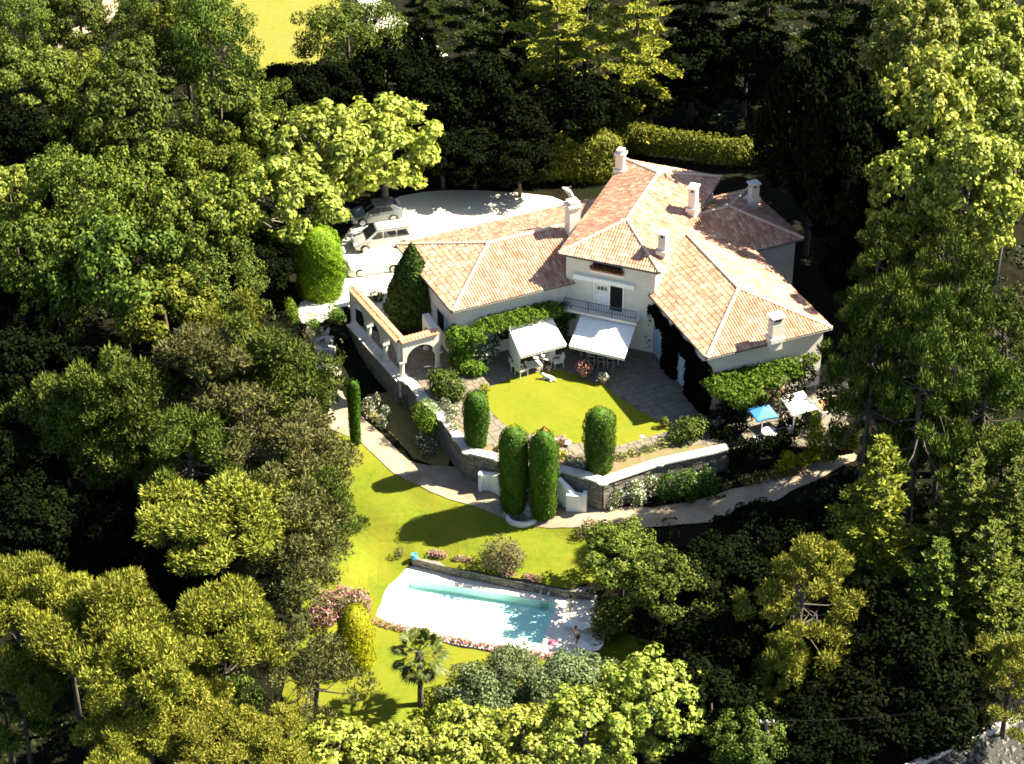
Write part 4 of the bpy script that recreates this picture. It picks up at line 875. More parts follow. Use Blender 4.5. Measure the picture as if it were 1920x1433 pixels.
vs = [(x * (1 + .2 * math.sin(9 * y)), y * .9, .03 + .16 * max(0, 1 - (x * x + y * y) * 9) + .03 * math.sin(x * 21 + y * 13) ** 2) for y in gxx for x in gxx]
mb.add(vs, [(j * 9 + i, j * 9 + i + 1, (j + 1) * 9 + i + 1, (j + 1) * 9 + i) for j in range(8) for i in range(8)]); o = mb.build('cloth', M['pinkcloth'], t, True)

def lounger(label, loc, rz):
    t = thing('sun_lounger', label, 'sun lounger', loc, rz, 'sun loungers on the pool deck')
    b = MB(); b.box((.35, 0, .33), (1.25, .62, .06)); b.build('mattress', M['canvas'], t)
    b = MB(); b.add([(-.28, -.31, .34), (-.28, .31, .34), (-.85, .31, .75), (-.85, -.31, .75), (-.31, -.31, .28), (-.31, .31, .28), (-.88, .31, .69), (-.88, -.31, .69)], [(0, 1, 2, 3), (7, 6, 5, 4), (0, 3, 7, 4), (1, 5, 6, 2), (2, 6, 7, 3), (0, 4, 5, 1)]); b.build('backrest', M['canvas'], t)
    b = MB()
    for e in (-1, 1): b.tube([(-.6, e * .33, .28), (1.0, e * .33, .28)], .025, 6)
    b.build('frame', M['furn'], t)
    for x in (-.5, .9):
        for e in (-1, 1): b = MB(); b.tube([(x, e * .33, .28), (x, e * .33, 0)], .022, 6); b.build('leg', M['furn'], t)
    return t
lounger('white sun lounger between the two standing people on the pool deck', on_deck(1086, 1180), rad(160))
lounger('white sun lounger at the front right corner of the deck, half shaded', on_deck(1122, 1206), rad(70))
lounger('white sun lounger at the very edge of the deck beside the grey olive', on_deck(1104, 1221), rad(150))

# ------------------------------------------------------------------ awnings and furniture of the courtyard
def awning(label, bl, br, fr, fl, zb, zf, parts_side=None):
    P = [at(*bl, zb), at(*br, zb), at(*fr, zf), at(*fl, zf)]; c = (P[0] + P[1]) / 2; O = np.array([c[0], c[1], zb]); P = [p - O for p in P]
    t = thing('awning', label, 'awning', O, group='awnings over the courtyard paving'); mb = MB(); K = 8; vs = []
    for j in range(K + 1):
        for i in range(2 * K + 1):
            u, v = i / (2 * K), j / K; p = (P[0] * (1 - u) + P[1] * u) * (1 - v) + (P[3] * (1 - u) + P[2] * u) * v; p = p - np.array([0, 0, .07 * math.sin(math.pi * v)]); vs.append(p)
    w = 2 * K + 1; mb.add(vs, [(j * w + i, j * w + i + 1, (j + 1) * w + i + 1, (j + 1) * w + i) for j in range(K) for i in range(2 * K)]); mb.build('canvas', M['canvas'], t, True)
    mb = MB(); a, b = P[3], P[2]; n = 14
    for i in range(n):
        u0, u1 = i / n, (i + 1) / n; p0, p1 = a * (1 - u0) + b * u0, a * (1 - u1) + b * u1; m_ = (p0 + p1) / 2
        mb.add([p0, p1, p1 - [0, 0, .2], m_ - [0, 0, .25], p0 - [0, 0, .2]], [(0, 1, 2, 3, 4)])
    mb.build('valance', M['canvas'], t)
    mb = MB(); mb.tube([P[0] + [0, 0, .06], P[1] + [0, 0, .06]], .09, 8); mb.build('roller', M['white'], t)
    for k in (.12, .88):
        p0 = P[0] * (1 - k) + P[1] * k; p1 = P[3] * (1 - k) + P[2] * k; mid_ = (p0 + p1) / 2 + (P[1] - P[0]) * .06 - [0, 0, .12]; mb = MB(); mb.tube([p0 - [0, 0, .1], mid_, p1 - [0, 0, .06]], .025, 6); mb.build('arm', M['furn'], t)
    mb = MB(); mb.tube([P[3] - [0, 0, .03], P[2] - [0, 0, .03]], .035, 6); mb.build('front_bar', M['furn'], t)
    if parts_side:
        p, q = P[0], P[3]; dn = np.array([0, 0, parts_side]); mb = MB(); K = 8; vs = []
        for i in range(K + 1):
            u = i / K; a = p * (1 - u) + q * u; off = np.array([.03 * math.sin(u * 25), 0, 0]); vs += [a + off, a + off * 2.5 - dn * (1 - .25 * u)]
        mb.add(vs, [(2 * i, 2 * i + 2, 2 * i + 3, 2 * i + 1) for i in range(K)]); mb.build('side_curtain', M['canvas'], t)
    return t
awning('sunlit white awning with a side curtain over the white armchairs', (954, 616), (1036, 597), (1062, 645), (976, 668), 2.75, 2.2, 2.0)
awning('white awning under the balcony, half crossed by a house shadow', (1092, 581), (1195, 602), (1171, 672), (1067, 648), 2.75, 2.15)

def armchair(label, loc, rz, group, first=[None]):
    if first[0] is not None:
        t = clone(first[0]); t.location = loc; t.rotation_euler = (0, 0, rz); return tag(t, label, 'armchair', group)
    t = thing('garden_armchair', label, 'armchair', loc, rz, group); first[0] = t
    b = MB(); b.box((.05, 0, .40), (.62, .56, .05)); b.build('seat', M['furn'], t)
    b = MB()
    for k in range(5):
        y = -.24 + .12 * k; h = 1.02 - .05 * abs(k - 2) ** 1.3; b.add([(-.24, y - .05, .40), (-.24, y + .05, .40), (-.44, y + .05, h), (-.44, y - .05, h), (-.27, y - .05, .40), (-.27, y + .05, .40), (-.47, y + .05, h), (-.47, y - .05, h)], [(0, 1, 2, 3), (7, 6, 5, 4), (0, 3, 7, 4), (1, 5, 6, 2), (2, 6, 7, 3)])
    b.build('backrest', M['furn'], t)
    for e in (-1, 1):
        b = MB(); b.box((.04, e * .34, .63), (.72, .11, .04)); b.build('arm', M['furn'], t)
        for x in (-.28, .32): b = MB(); b.tube([(x, e * .30, .63), (x * 1.1, e * .32, 0)], [.032, .026], 6); b.build('leg', M['furn'], t)
    return t
GA = 'white armchairs under the left awning'
def c3(px, py, z=.03): q = at(px, py, z); return (q[0], q[1], z)
armchair('white slatted armchair nearest the lawn edge, left front under the left awning', c3(977, 704), rad(35), GA)
armchair('white slatted armchair behind the left front one, beside the side curtain', c3(966, 692), rad(0), GA)
armchair('white slatted armchair turned inward at the right of the low white table', c3(1046, 686), rad(200), GA)
armchair('white slatted armchair at the back right corner under the left awning edge', c3(1030, 680), rad(245), GA)
armchair('white slatted armchair close behind the low white table', c3(1008, 676), rad(270), GA)
def table(name, label, loc, rz, w, d, h, m, round_=False, group=None):
    t = thing(name, label, 'table', loc, rz, group); b = MB()
    if round_: b.lathe([(w / 2, 0), (w / 2, .035)], 18, (0, 0, h - .035))
    else: b.box((0, 0, h - .02), (w, d, .04))
    b.build('tabletop', m, t)
    for i in (-1, 1):
        for j in (-1, 1): k_ = .33 if round_ else .45; b = MB(); b.tube([(i * w * k_, j * d * k_, h - .04), (i * w * k_, j * d * k_, 0)], .028, 6); b.build('leg', m, t)
    return t
table('low_table', 'low white square table among the white armchairs', c3(1000, 692), rad(20), 1.15, .85, .42, M['furn'])
TD = c3(1134, 675); t = table('dining_table', 'long pale dining table set with plates under the balcony awning', TD, rad(-14), 2.4, 1.0, .75, M['canvas'])
ca, sa = math.cos(rad(-14)), math.sin(rad(-14))
for k in range(8):
    x, y = -.9 + .6 * (k % 4), (-.32 if k < 4 else .3); p = (TD[0] + x * ca - y * sa, TD[1] + x * sa + y * ca, TD[2] + .752)
    mb = MB(); mb.lathe([(.07, 0), (.12, .008), (.135, .022), (.12, .018), (.06, .010)], 14); o = mb.build('dinner_plate', M['plate'] if k % 2 else M['glass']); o.location = p
    tag(o, ('dark' if k % 2 == 0 else 'white') + ' plate on the ' + ('near' if k < 4 else 'far') + ' table side, ' + ('end by the pots' if k % 4 > 1 else 'end by the armchairs'), 'plate', 'plates on the dining table')
def dchair(label, loc, rz, first=[None]):
    G = 'dining chairs at the long table'
    if first[0] is not None:
        t = clone(first[0]); t.location = loc; t.rotation_euler = (0, 0, rz); return tag(t, label, 'chair', G)
    t = thing('dining_chair', label, 'chair', loc, rz, G); first[0] = t
    b = MB(); b.box((0, 0, .45), (.46, .46, .04)); b.build('seat', M['trim'], t)
    for e in (-1, 1):
        b = MB(); b.tube([(-.22, e * .21, 0), (-.22, e * .21, .45), (-.28, e * .21, .92)], .028, 6); b.build('leg', M['coping'], t)
        b = MB(); b.tube([(.21, e * .21, .45), (.21, e * .21, 0)], .026, 6); b.build('leg', M['coping'], t)
    b = MB(); b.tube([(-.28, -.21, .92), (-.28, .21, .92)], .03, 6); b.tube([(-.235, -.21, .55), (-.235, .21, .55)], .024, 6); b.build('back_frame', M['coping'], t); return t
for k, lab in enumerate(('pale framed dining chair at the near side, nearest the armchairs', 'pale framed dining chair in the middle of the near table side', 'pale framed dining chair at the near side, behind the cream flower pot')):
    x, y = -.75 + .68 * k, -.85; dchair(lab, (TD[0] + x * ca - y * sa, TD[1] + x * sa + y * ca, .03), rad(76))
dchair('pale framed dining chair at the table end facing the house wing', (TD[0] - 1.5 * ca, TD[1] - 1.5 * sa, .03), rad(-14))
dchair('pale framed dining chair on the shaded far table side', (TD[0] + .2 * ca - .9 * sa * -1, TD[1] + .2 * sa + .9 * ca, .03), rad(256))
# dog on the lawn
q = c3(1030, 712, .03); t = thing('dog', 'white dog lying on the courtyard lawn near the armchairs', 'dog', q, rad(160))
V = [(0, 0, .2), (.28, 0, .22), (.42, .02, .34), (.54, .03, .38), (.64, .03, .35), (-.28, 0, .19), (-.42, .05, .16), (-.58, .14, .08), (.26, .12, .1), (.34, .15, .05), (.52, .16, .045), (.26, -.12, .1), (.34, -.15, .05), (.52, -.15, .045), (-.26, .16, .12), (-.08, .24, .07), (-.28, .28, .045), (-.26, -.15, .12), (-.10, -.24, .07), (-.30, -.28, .045), (.50, .10, .46), (.50, -.05, .46)]
skin_mesh('body', V, [(0, 1), (1, 2), (2, 3), (3, 4), (0, 5), (5, 6), (6, 7), (1, 8), (8, 9), (9, 10), (1, 11), (11, 12), (12, 13), (5, 14), (14, 15), (15, 16), (5, 17), (17, 18), (18, 19), (3, 20), (3, 21)], [.17, .16, .10, .10, .05, .15, .05, .025, .06, .045, .04, .06, .045, .04, .08, .055, .035, .08, .055, .035, .03, .03], M['fur'], t)
q = c3(1204, 819, .03); mb = MB(); mb.lathe([(.12, 0), (.17, .03), (.12, .055), (.03, .06)], 14); o = mb.build('frisbee', M['furn']); o.location = q; tag(o, 'small white disc lying on the lit right corner of the lawn', 'frisbee')

# flowers in the window box of the upper window
bx = bush('window_flowers', 'dark red flowers filling the window box above the balcony', 'flowers', [(*fpt(2.5 + .3 * k, .2, 0)[:2], 6.38, .2, .16, .17) for k in range(8)], 'yew', 150, .1, ('red_petal', 200, .1))

# ------------------------------------------------------------------ right patio
def post(mb, px, py, h): q = at(px, py, 0); mb.tube([(q[0], q[1], 0), (q[0], q[1], h)], .07, 6)
pg = thing('pergola', 'dark pergola posts and beams carrying the green vine', 'pergola', (0, 0, 0))
for a, b in ((1345, 762), (1410, 790), (1470, 770), (1400, 745)): mb = MB(); post(mb, a, b, 2.4); mb.build('post', M['wood'], pg)
for (a, b), (c, d) in (((1345, 762), (1410, 790)), ((1410, 790), (1470, 770)), ((1400, 745), (1470, 770)), ((1345, 762), (1400, 745))):
    p, q = at(a, b, 0), at(c, d, 0); mb = MB(); mb.tube([(p[0], p[1], 2.42), (q[0], q[1], 2.42)], .06, 4); mb.build('beam', M['wood'], pg)
q = at(1427, 820, 0); t = thing('parasol', 'square blue parasol over the white table on the right patio', 'parasol', (q[0], q[1], 0), rad(20))
for k in range(4):
    mb = MB(); s_ = .78; c = [(s_, -s_), (s_, s_), (-s_, s_), (-s_, -s_)]; a, b = c[k], c[(k + 1) % 4]; m_ = ((a[0] + b[0]) / 2 * .97, (a[1] + b[1]) / 2 * .97)
    mb.add([(0, 0, 2.5), (*a, 2.05), (*m_, 2.1), (*b, 2.05), (*a, 1.9), (*m_, 1.94), (*b, 1.9)], [(0, 1, 2), (0, 2, 3), (1, 4, 5, 2), (2, 5, 6, 3)]); mb.build('canopy_panel', M['bluecanvas'], t)
mb = MB(); mb.tube([(0, 0, 0), (0, 0, 2.55)], .025, 7); mb.build('pole', M['furn'], t)
for k in range(4): mb = MB(); e = [(1, -1), (1, 1), (-1, 1), (-1, -1)][k]; mb.tube([(0, 0, 2.44), (e[0] * .76, e[1] * .76, 2.03)], .012, 4); mb.build('rib', M['furn'], t)
mb = MB(); mb.lathe([(.28, 0), (.28, .08), (.06, .1), (.05, .3)], 12); mb.build('base', M['coping'], t)
table('patio_table', 'round white table under the blue parasol', (q[0] + .5, q[1] - .35, .03), 0, 1.1, 1.1, .72, M['furn'], True)
GP = 'white armchairs on the right patio'
armchair('white slatted armchair in front of the round patio table', (q[0] - .3, q[1] - 1.1, .03), rad(70), GP)
armchair('white slatted armchair right of the round patio table', (q[0] + 1.5, q[1] - .2, .03), rad(190), GP)
armchair('white slatted armchair in deep shade beside the broad green bush', c3(1345, 803), rad(120), GP)
q = at(1497, 757, 2.1); t = thing('canopy', 'white flat canopy between the pergola and the creeper column', 'canopy', (q[0], q[1], 0), rad(23)); mb = MB()
mb.add([(-.9, -1.0, 2.0), (.9, -1.0, 2.05), (.9, 1.0, 2.3), (-.9, 1.0, 2.25), (0, 0, 2.1)], [(0, 1, 4), (1, 2, 4), (2, 3, 4), (3, 0, 4)]); mb.build('sheet', M['canvas'], t)
for i in (-1, 1):
    for j in (-1, 1): mb = MB(); mb.tube([(i * .85, j * .95, 0), (i * .85, j * .95, 2.02 + (.24 if j > 0 else 0))], .03, 6); mb.build('pole', M['furn'], t)
q = at(1552, 778, 0); t = thing('masonry_block', 'low white masonry block with a terracotta top at the right patio', 'masonry', (q[0], q[1], 0), rad(23)); mb = MB(); mb.box((0, 0, .45), (2.0, 1.7, .9)); mb.build('body', M['render'], t)
for i in range(5):
    for j in range(4): mb = MB(); mb.box((-.7 + .35 * i, -.5 + .34 * j, .93), (.335, .325, .05)); mb.build('tile', M['terra'], t)

# ------------------------------------------------------------------ cars: front towards +x
def car(name, label, loc, rz, paint, Ln, W, belt, roof, covered=False, van=True):
    t = thing(name, label, 'car', loc, rz, 'cars parked on the gravel drive'); hw = W / 2; h = Ln / 2
    f0 = h - (1.0 if van else 1.15); ws = f0 - (.95 if van else .85); rr = -h + (.35 if van else .75)
    def ring(x, w, z0, zb, crown): return [(x, -w * .92, z0), (x, -w, z0 + .18), (x, -w, zb * .72 + z0 * .28), (x, -w * .95, zb), (x, -w * .5, zb + crown), (x, w * .5, zb + crown), (x, w * .95, zb), (x, w, zb * .72 + z0 * .28), (x, w, z0 + .18), (x, w * .92, z0)]
    secs = [ring(h, hw * .62, .30, .58, .02), ring(h - .12, hw * .84, .24, .68, .03), ring(h - .4, hw * .95, .2, .80, .05), ring(f0, hw, .2, belt, .05), ring(0, hw, .2, belt + .02, .02), ring(-h + .5, hw, .2, belt + .04, .02), ring(-h + .12, hw * .96, .24, belt + .02, .02), ring(-h, hw * .86, .34, belt - .12, .01)]
    if covered:
        def ringc(x, w, z): return [(x, -w * 1.04, .12), (x, -w * 1.02, z * .55), (x, -w * .8, z), (x, 0, z + .03), (x, w * .8, z), (x, w * 1.02, z * .55), (x, w * 1.04, .12)]
        mb = MB(); mb.loft([ringc(h, hw * .7, .62), ringc(h - .25, hw * .95, .8), ringc(f0, hw, belt + .03), ringc(ws + .1, hw * .9, roof), ringc(rr, hw * .9, roof), ringc(-h + .1, hw * .92, belt), ringc(-h, hw * .8, belt * .8)]); mb.build('cover', M['cover'], t, True)
    else:
        mb = MB(); mb.loft(secs); mb.build('body', paint, t)
        def rg(x, w, z, top): return [(x, -w, z), (x, -w * top[0], top[1]), (x, 0, top[1] + .03), (x, w * top[0], top[1]), (x, w, z)]
        mb = MB(); mb.loft([rg(f0 + .02, hw * .93, belt - .05, (.93, belt + .02)), rg(ws, hw * .93, belt - .05, (.80, roof)), rg(0, hw * .94, belt - .05, (.82, roof + .03)), rg(rr, hw * .94, belt - .05, (.80, roof)), rg(-h + .12, hw * .93, belt - .05, (.9, belt + .06))]); mb.build('roof', paint, t)
        def sidewin(x0, x1, y, s0=0, s1=0):
            mb = MB(); zb, zt = belt + .07, roof - .09
            def yy(z): f = (z - belt) / (roof - belt); return y * (hw * .955 - f * hw * .115)
            mb.add([(x0, yy(zb), zb), (x1, yy(zb), zb), (x1 + s1, yy(zt), zt), (x0 + s0, yy(zt), zt)], [(0, 1, 2, 3) if y < 0 else (3, 2, 1, 0)]); mb.build('side_window', M['glass'], t)
        for y in (-1, 1):
            n = 3 if van else 2; xa, xb = rr - .02, f0 - .25; w = (xb - xa) / n
            for k in range(n): sidewin(xa + w * k + .05, xa + w * (k + 1) - .04, y, .25 if k == 0 else 0, -.62 if k == n - 1 else 0)
        mb = MB(); k0 = f0 - .06; mb.add([(k0, -hw * .84, belt + .07), (k0, hw * .84, belt + .07), (ws + .1, hw * .73, roof - .01), (ws + .1, -hw * .73, roof - .01)], [(0, 1, 2, 3)]); mb.v = [(x + .035, y, z + .03) for x, y, z in mb.v]; mb.build('windscreen', M['glass'], t)
        mb = MB(); mb.add([(-h + .12, -hw * .8, belt + .14), (-h + .12, hw * .8, belt + .14), (rr - .05, hw * .7, roof - .03), (rr - .05, -hw * .7, roof - .03)], [(3, 2, 1, 0)]); mb.v = [(x - .04, y, z + .03) for x, y, z in mb.v]; mb.build('rear_window', M['glass'], t)
        for e in (-1, 1):
            mb = MB(); mb.box((h - .16, e * hw * .66, .68), (.3, .34, .15), e * -.35); mb.build('headlight', M['lamp'], t)
            mb = MB(); mb.box((f0 - .35, e * (hw + .08), belt + .05), (.12, .2, .13)); mb.build('mirror', paint, t)
            mb = MB(); mb.box((-h + .02, e * hw * .75, belt - .12), (.08, .2, .26)); mb.build('tail_light', M['redcloth'], t)
            if van: mb = MB(); mb.tube([(ws, e * hw * .74, roof + .05), (rr, e * hw * .74, roof + .05)], .02, 5); mb.build('roof_rail', M['trim'], t)
        mb = MB(); mb.box((h - .05, 0, .38), (.14, W * .72, .12)); mb.build('grille', M['trim'], t)
        mb = MB(); mb.box((0, 0, .24), (Ln * .8, W * .9, .12)); mb.build('underbody', M['trim'], t)
    for x in (h - .85, -h + .85):
        for e in (-1, 1):
            w = link(bpy.data.objects.new('wheel', None), t); w.location = (x, e * (hw - .10), .33); w.rotation_euler = (rad(90), 0, 0)
            mb = MB(); mb.lathe([(.22, -.11), (.31, -.11), (.33, -.07), (.33, .07), (.31, .11), (.22, .11)], 18); mb.build('tyre', M['tyre'], w)
            mb = MB(); mb.lathe([(.23, -.117), (.1, -.125), (.1, .125), (.23, .117)], 14); mb.build('rim', M['lamp'], w)
            if not covered: mb = MB(); an = np.linspace(-.15, math.pi + .15, 12); mb.tube([(.38 * math.cos(a), .38 * math.sin(a), -e * .105) for a in an], .03, 4); mb.build('wheel_arch', M['trim'], w)
    return t
q = at(717, 459, 0); car('minivan', 'silver minivan with dark windows parked in the sun on white gravel', (q[0], q[1], .004), rad(195), M['silver'], 4.75, 1.86, 1.02, 1.68)
q = at(704, 411, 0); car('hatchback', 'dark grey hatchback parked half under the leafy tree', (q[0], q[1], .004), rad(197), M['dkgrey'], 4.2, 1.74, .95, 1.45, van=False)
q = at(702, 505, 0); car('covered_car', 'white covered car in glare in front of the silver minivan', (q[0], q[1], .004), rad(195), M['cover'], 4.3, 1.76, .95, 1.45, covered=True, van=False)
bush('gravel_shrub', 'low dark shrub in a pale ring at the foot of the gravel drive', 'shrub', [L(706, 556, .3, .7, .6, .35)], 'pined', 140, .13)

# left steps from the drive to the lower path
t = thing('drive_steps', 'pale steps dropping from the gravel neck to the lower path', 'steps', (*at(608, 640, -.7)[:2], -.7)); so_ = np.array(t.location)
ss = [(596, 618, 0), (604, 634, -.3), (607, 652, -.65), (608, 668, -1.0), (612, 686, -1.35), (617, 700, -1.6)]
for k, (a, b, z) in enumerate(ss):
    q = at(a, b, z); mb = MB(); mb.box((q[0] - so_[0], q[1] - so_[1], z - .3 - so_[2]), (1.7, .62, .7), rad(-8)); mb.build('step', M['coping'], t)

# ------------------------------------------------------------------ pole, lane wall, rubble
q = at(1438, 1352, 1.0); zt_ = 1.0; zg = tz(q[0], q[1]); t = thing('utility_pole', 'grey utility pole with a leaning strut at the bottom edge of the woods', 'utility pole', (q[0], q[1], zg)); Hh = zt_ - zg
mb = MB(); mb.tube([(0, 0, 0), (0, 0, Hh)], [.14, .10], 8); mb.build('post', M['greybark'], t)
mb = MB(); mb.tube([(1.6, -.4, 0), (.1, 0, Hh - .9)], [.12, .09], 8); mb.build('strut', M['greybark'], t)
mb = MB(); mb.box((0, 0, Hh - .15), (.9, .1, .1)); mb.build('crossarm', M['greybark'], t)
for k in (-.38, 0, .38): mb = MB(); mb.lathe([(.03, 0), (.05, .05), (.03, .1), (.05, .14), (.02, .18)], 8, (k, 0, Hh - .1)); mb.build('insulator', M['plate'], t)
for k in (-.38, .38):
    mb = MB(); a = np.array([k, 0, Hh + .05]); b = np.array([17 + k, 2.0, Hh + .8]); mb.tube([a + (b - a) * s_ - np.array([0, 0, 3.0 * s_ * (1 - s_)]) for s_ in np.linspace(0, 1, 16)], .0028, 4); mb.build('wire', M['trim'], t)
lw = [atg(a, b)[:2] for a, b in [(1690, 1450), (1740, 1428), (1800, 1400), (1850, 1378), (1910, 1352), (1960, 1330)]]
t = thing('lane_wall', 'low pale kerb wall beside the stony lane in the bottom right corner', 'wall', (*lw[2], tz(*lw[2]))); O = np.array(t.location)
for a, b in zip(lw[:-1], lw[1:]):
    d = b - a; Ln = np.linalg.norm(d); d /= Ln; kk = max(1, int(Ln / .8))
    for j in range(kk): c = a + d * Ln * (j + .5) / kk; mb = MB(); mb.box((c[0] - O[0], c[1] - O[1], tz(*c) + .2 - O[2]), (Ln / kk - .02, .35, .5), math.atan2(d[1], d[0])); mb.build('kerb_stone', M['coping'], t)
mb = MB()
for k in range(380):
    a, b = random.uniform(1690, 1960), random.uniform(1330, 1470); q = atg(a, b); s = random.uniform(.08, .38) * random.uniform(.6, 1)
    if b < 1470 - (a - 1690) * .42 - 30: continue
    vs = [(q[0] + s * random.uniform(.6, 1.2) * x, q[1] + s * random.uniform(.6, 1.2) * y, q[2] + s * random.uniform(.4, .9) * z + .05) for x, y, z in ((1, 0, 0), (0, 1, 0), (-1, 0, 0), (0, -1, 0), (0, 0, 1), (0, 0, -1))]
    mb.add(vs, [(0, 1, 4), (1, 2, 4), (2, 3, 4), (3, 0, 4), (1, 0, 5), (2, 1, 5), (3, 2, 5), (0, 3, 5)])
tag(mb.build('rubble', M['rock']), kind='stuff')

# ------------------------------------------------------------------ trees: prototypes of about 4 m crown radius, then one copy for every tree seen
PR = {}
def proto(kind, crown_V, trunk_mb, limb_mb, nomR, nomH):
    PR.setdefault(kind, []).append((quads_mesh(kind + '_crown', crown_V, M['oak']), trunk_mb.mesh(kind + '_trunk', M['bark'], True), limb_mb.mesh(kind + '_branches', M['bark'], True) if limb_mb.v else None, nomR, nomH))
def limbs(mb, r, tips, H0, H1, r0=.09, wig=.25):
    for p in tips:
        p = np.array(p); z0 = r.uniform(H0, max(H0 + .1, min(H1, p[2] - .3))); a = np.array([0, 0, z0]); m1 = a * .55 + p * .45 + r.normal(0, wig, 3) - [0, 0, .15]; mb.tube([a, m1, p], [r0, r0 * .6, r0 * .22], 5, cap=False)
def broad(kind, seed, R=4.0, H=10.0, nclump=80, leaf=.30, per=140, cr=.95, low=.28, gap=.0, jit=.45, squash=.8, lob=5, base=.52):
    r = np.random.default_rng(seed); cz = H - R * squash * 1.0; d = sph(nclump * 3, r); d = d[d[:, 2] > (-.85 if kind == 'plane' else -.62)][:nclump]
    lobes = sph(lob, r); lobes[:, 2] = np.abs(lobes[:, 2]) * .8
    k = base + (1.08 - base) * np.max(np.clip(d @ lobes.T, 0, 1) ** 4, 1) + r.normal(0, .10, len(d)); C = d * k[:, None] * np.array([R, R, R * squash]) + [0, 0, cz]
    Ci = C[: nclump // 3] * .6 + np.array([0, 0, cz]) * .4; V = []
    for c in C:
        rr = cr * r.uniform(.6, 1.25); n = int(per * (rr / cr) ** 1.6); s = sph(n, r); s[:, 2] = s[:, 2] * .75; q = c + s * rr * (1 - .45 * r.random(n) ** 2)[:, None]
        out = unit(c - np.array([0, 0, cz - R * .3])); V.append(leafverts(q, s * 1.0 + out * .45 + [0, 0, .15], leaf, .7, jit, r))
    t = MB(); x, y = r.normal(0, .25, 2); t.tube([(0, 0, -.6), (x * .3, y * .3, H * .25), (x, y, H * .55), (x * .6, y * .6, H * .8)], [.30, .23, .15, .06], 8)
    l = MB(); limbs(l, r, C[:: max(1, len(C) // 14)] * .96, H * .25, H * .6, .10); proto(kind, np.concatenate(V), t, l, R, H)
def pine(kind, seed, R=4.0, H=12.0, npuff=54, per=640, depth=2.0, leaf=.22, twigs=16, pr=(.7, 1.15)):
    r = np.random.default_rng(seed); V = []; C = []; ctop = H - .6
    while len(C) < npuff:
        a = r.random() * 6.283; q = math.sqrt(r.random()); rr = R * q * (1 + .22 * math.sin(a * 3 + seed)); z = ctop - depth * (q ** 2) * .7 - r.random() * depth * .75
        C.append((rr * math.cos(a), rr * math.sin(a), z))
    C = np.array(C); C[:4] = [(r.normal(0, .5), r.normal(0, .5), H - .5 - .8 * i) for i in range(4)]
    for c in C:
        s0 = r.uniform(*pr); n = int(per * s0 ** 1.7); d = sph(n, r); d[:, 2] = np.abs(d[:, 2]) * .9 - .22; d = unit(d); k = (.25 + .75 * r.random(n) ** .55)[:, None]; q = c + d * k * s0 * np.array([1.05, 1.05, .8])
        h_ = n // 2; V.append(leafverts(q[:h_], d[:h_] * 1.0 + [.0, 0, .25], leaf * 1.3, .30, .5, r))
        t = unit(d[h_:] + np.array([0, 0, .6]) + r.normal(0, .25, (n - h_, 3))); b = unit(np.cross(t, np.cross(d[h_:] + [0, 0, .01], t) + r.normal(0, .3, (n - h_, 3)))); sz = (leaf * 2.0 * r.uniform(.7, 1.3, n - h_))[:, None]; b = unit(np.cross(t, b)); qq = c + d[h_:] * k[h_:] * s0 * np.array([1.12, 1.12, .92])
        V.append(np.stack([qq - t * sz * .5, qq + b * sz * .11, qq + t * sz * .5, qq - b * sz * .11], 1).reshape(-1, 3))
    t = MB(); x, y = r.normal(0, .35, 2); t.tube([(0, 0, -.6), (x * .3, y * .3, H * .35), (x, y, H * .7), (x * .8, y * .8, H * .84)], [.26, .2, .13, .03], 8)
    l = MB(); limbs(l, r, C[np.argsort(C[:, 2])][:twigs] - [0, 0, .25], H * .45, H * .75, .085, .35); limbs(l, r, C[::3], H * .6, H * .85, .06)
    for _ in range(9):                                                            # dead lower branches
        a = r.random() * 6.283; z = r.uniform(H * .45, H * .72); Ld = r.uniform(1.2, 2.8); l.tube([(x * .6, y * .6, z), (Ld * .5 * math.cos(a), Ld * .5 * math.sin(a), z + .1), (Ld * math.cos(a + .3), Ld * math.sin(a + .3), z + r.uniform(-.3, .5))], [.05, .035, .012], 4, cap=False)
    proto(kind, np.concatenate(V), t, l, R, H)
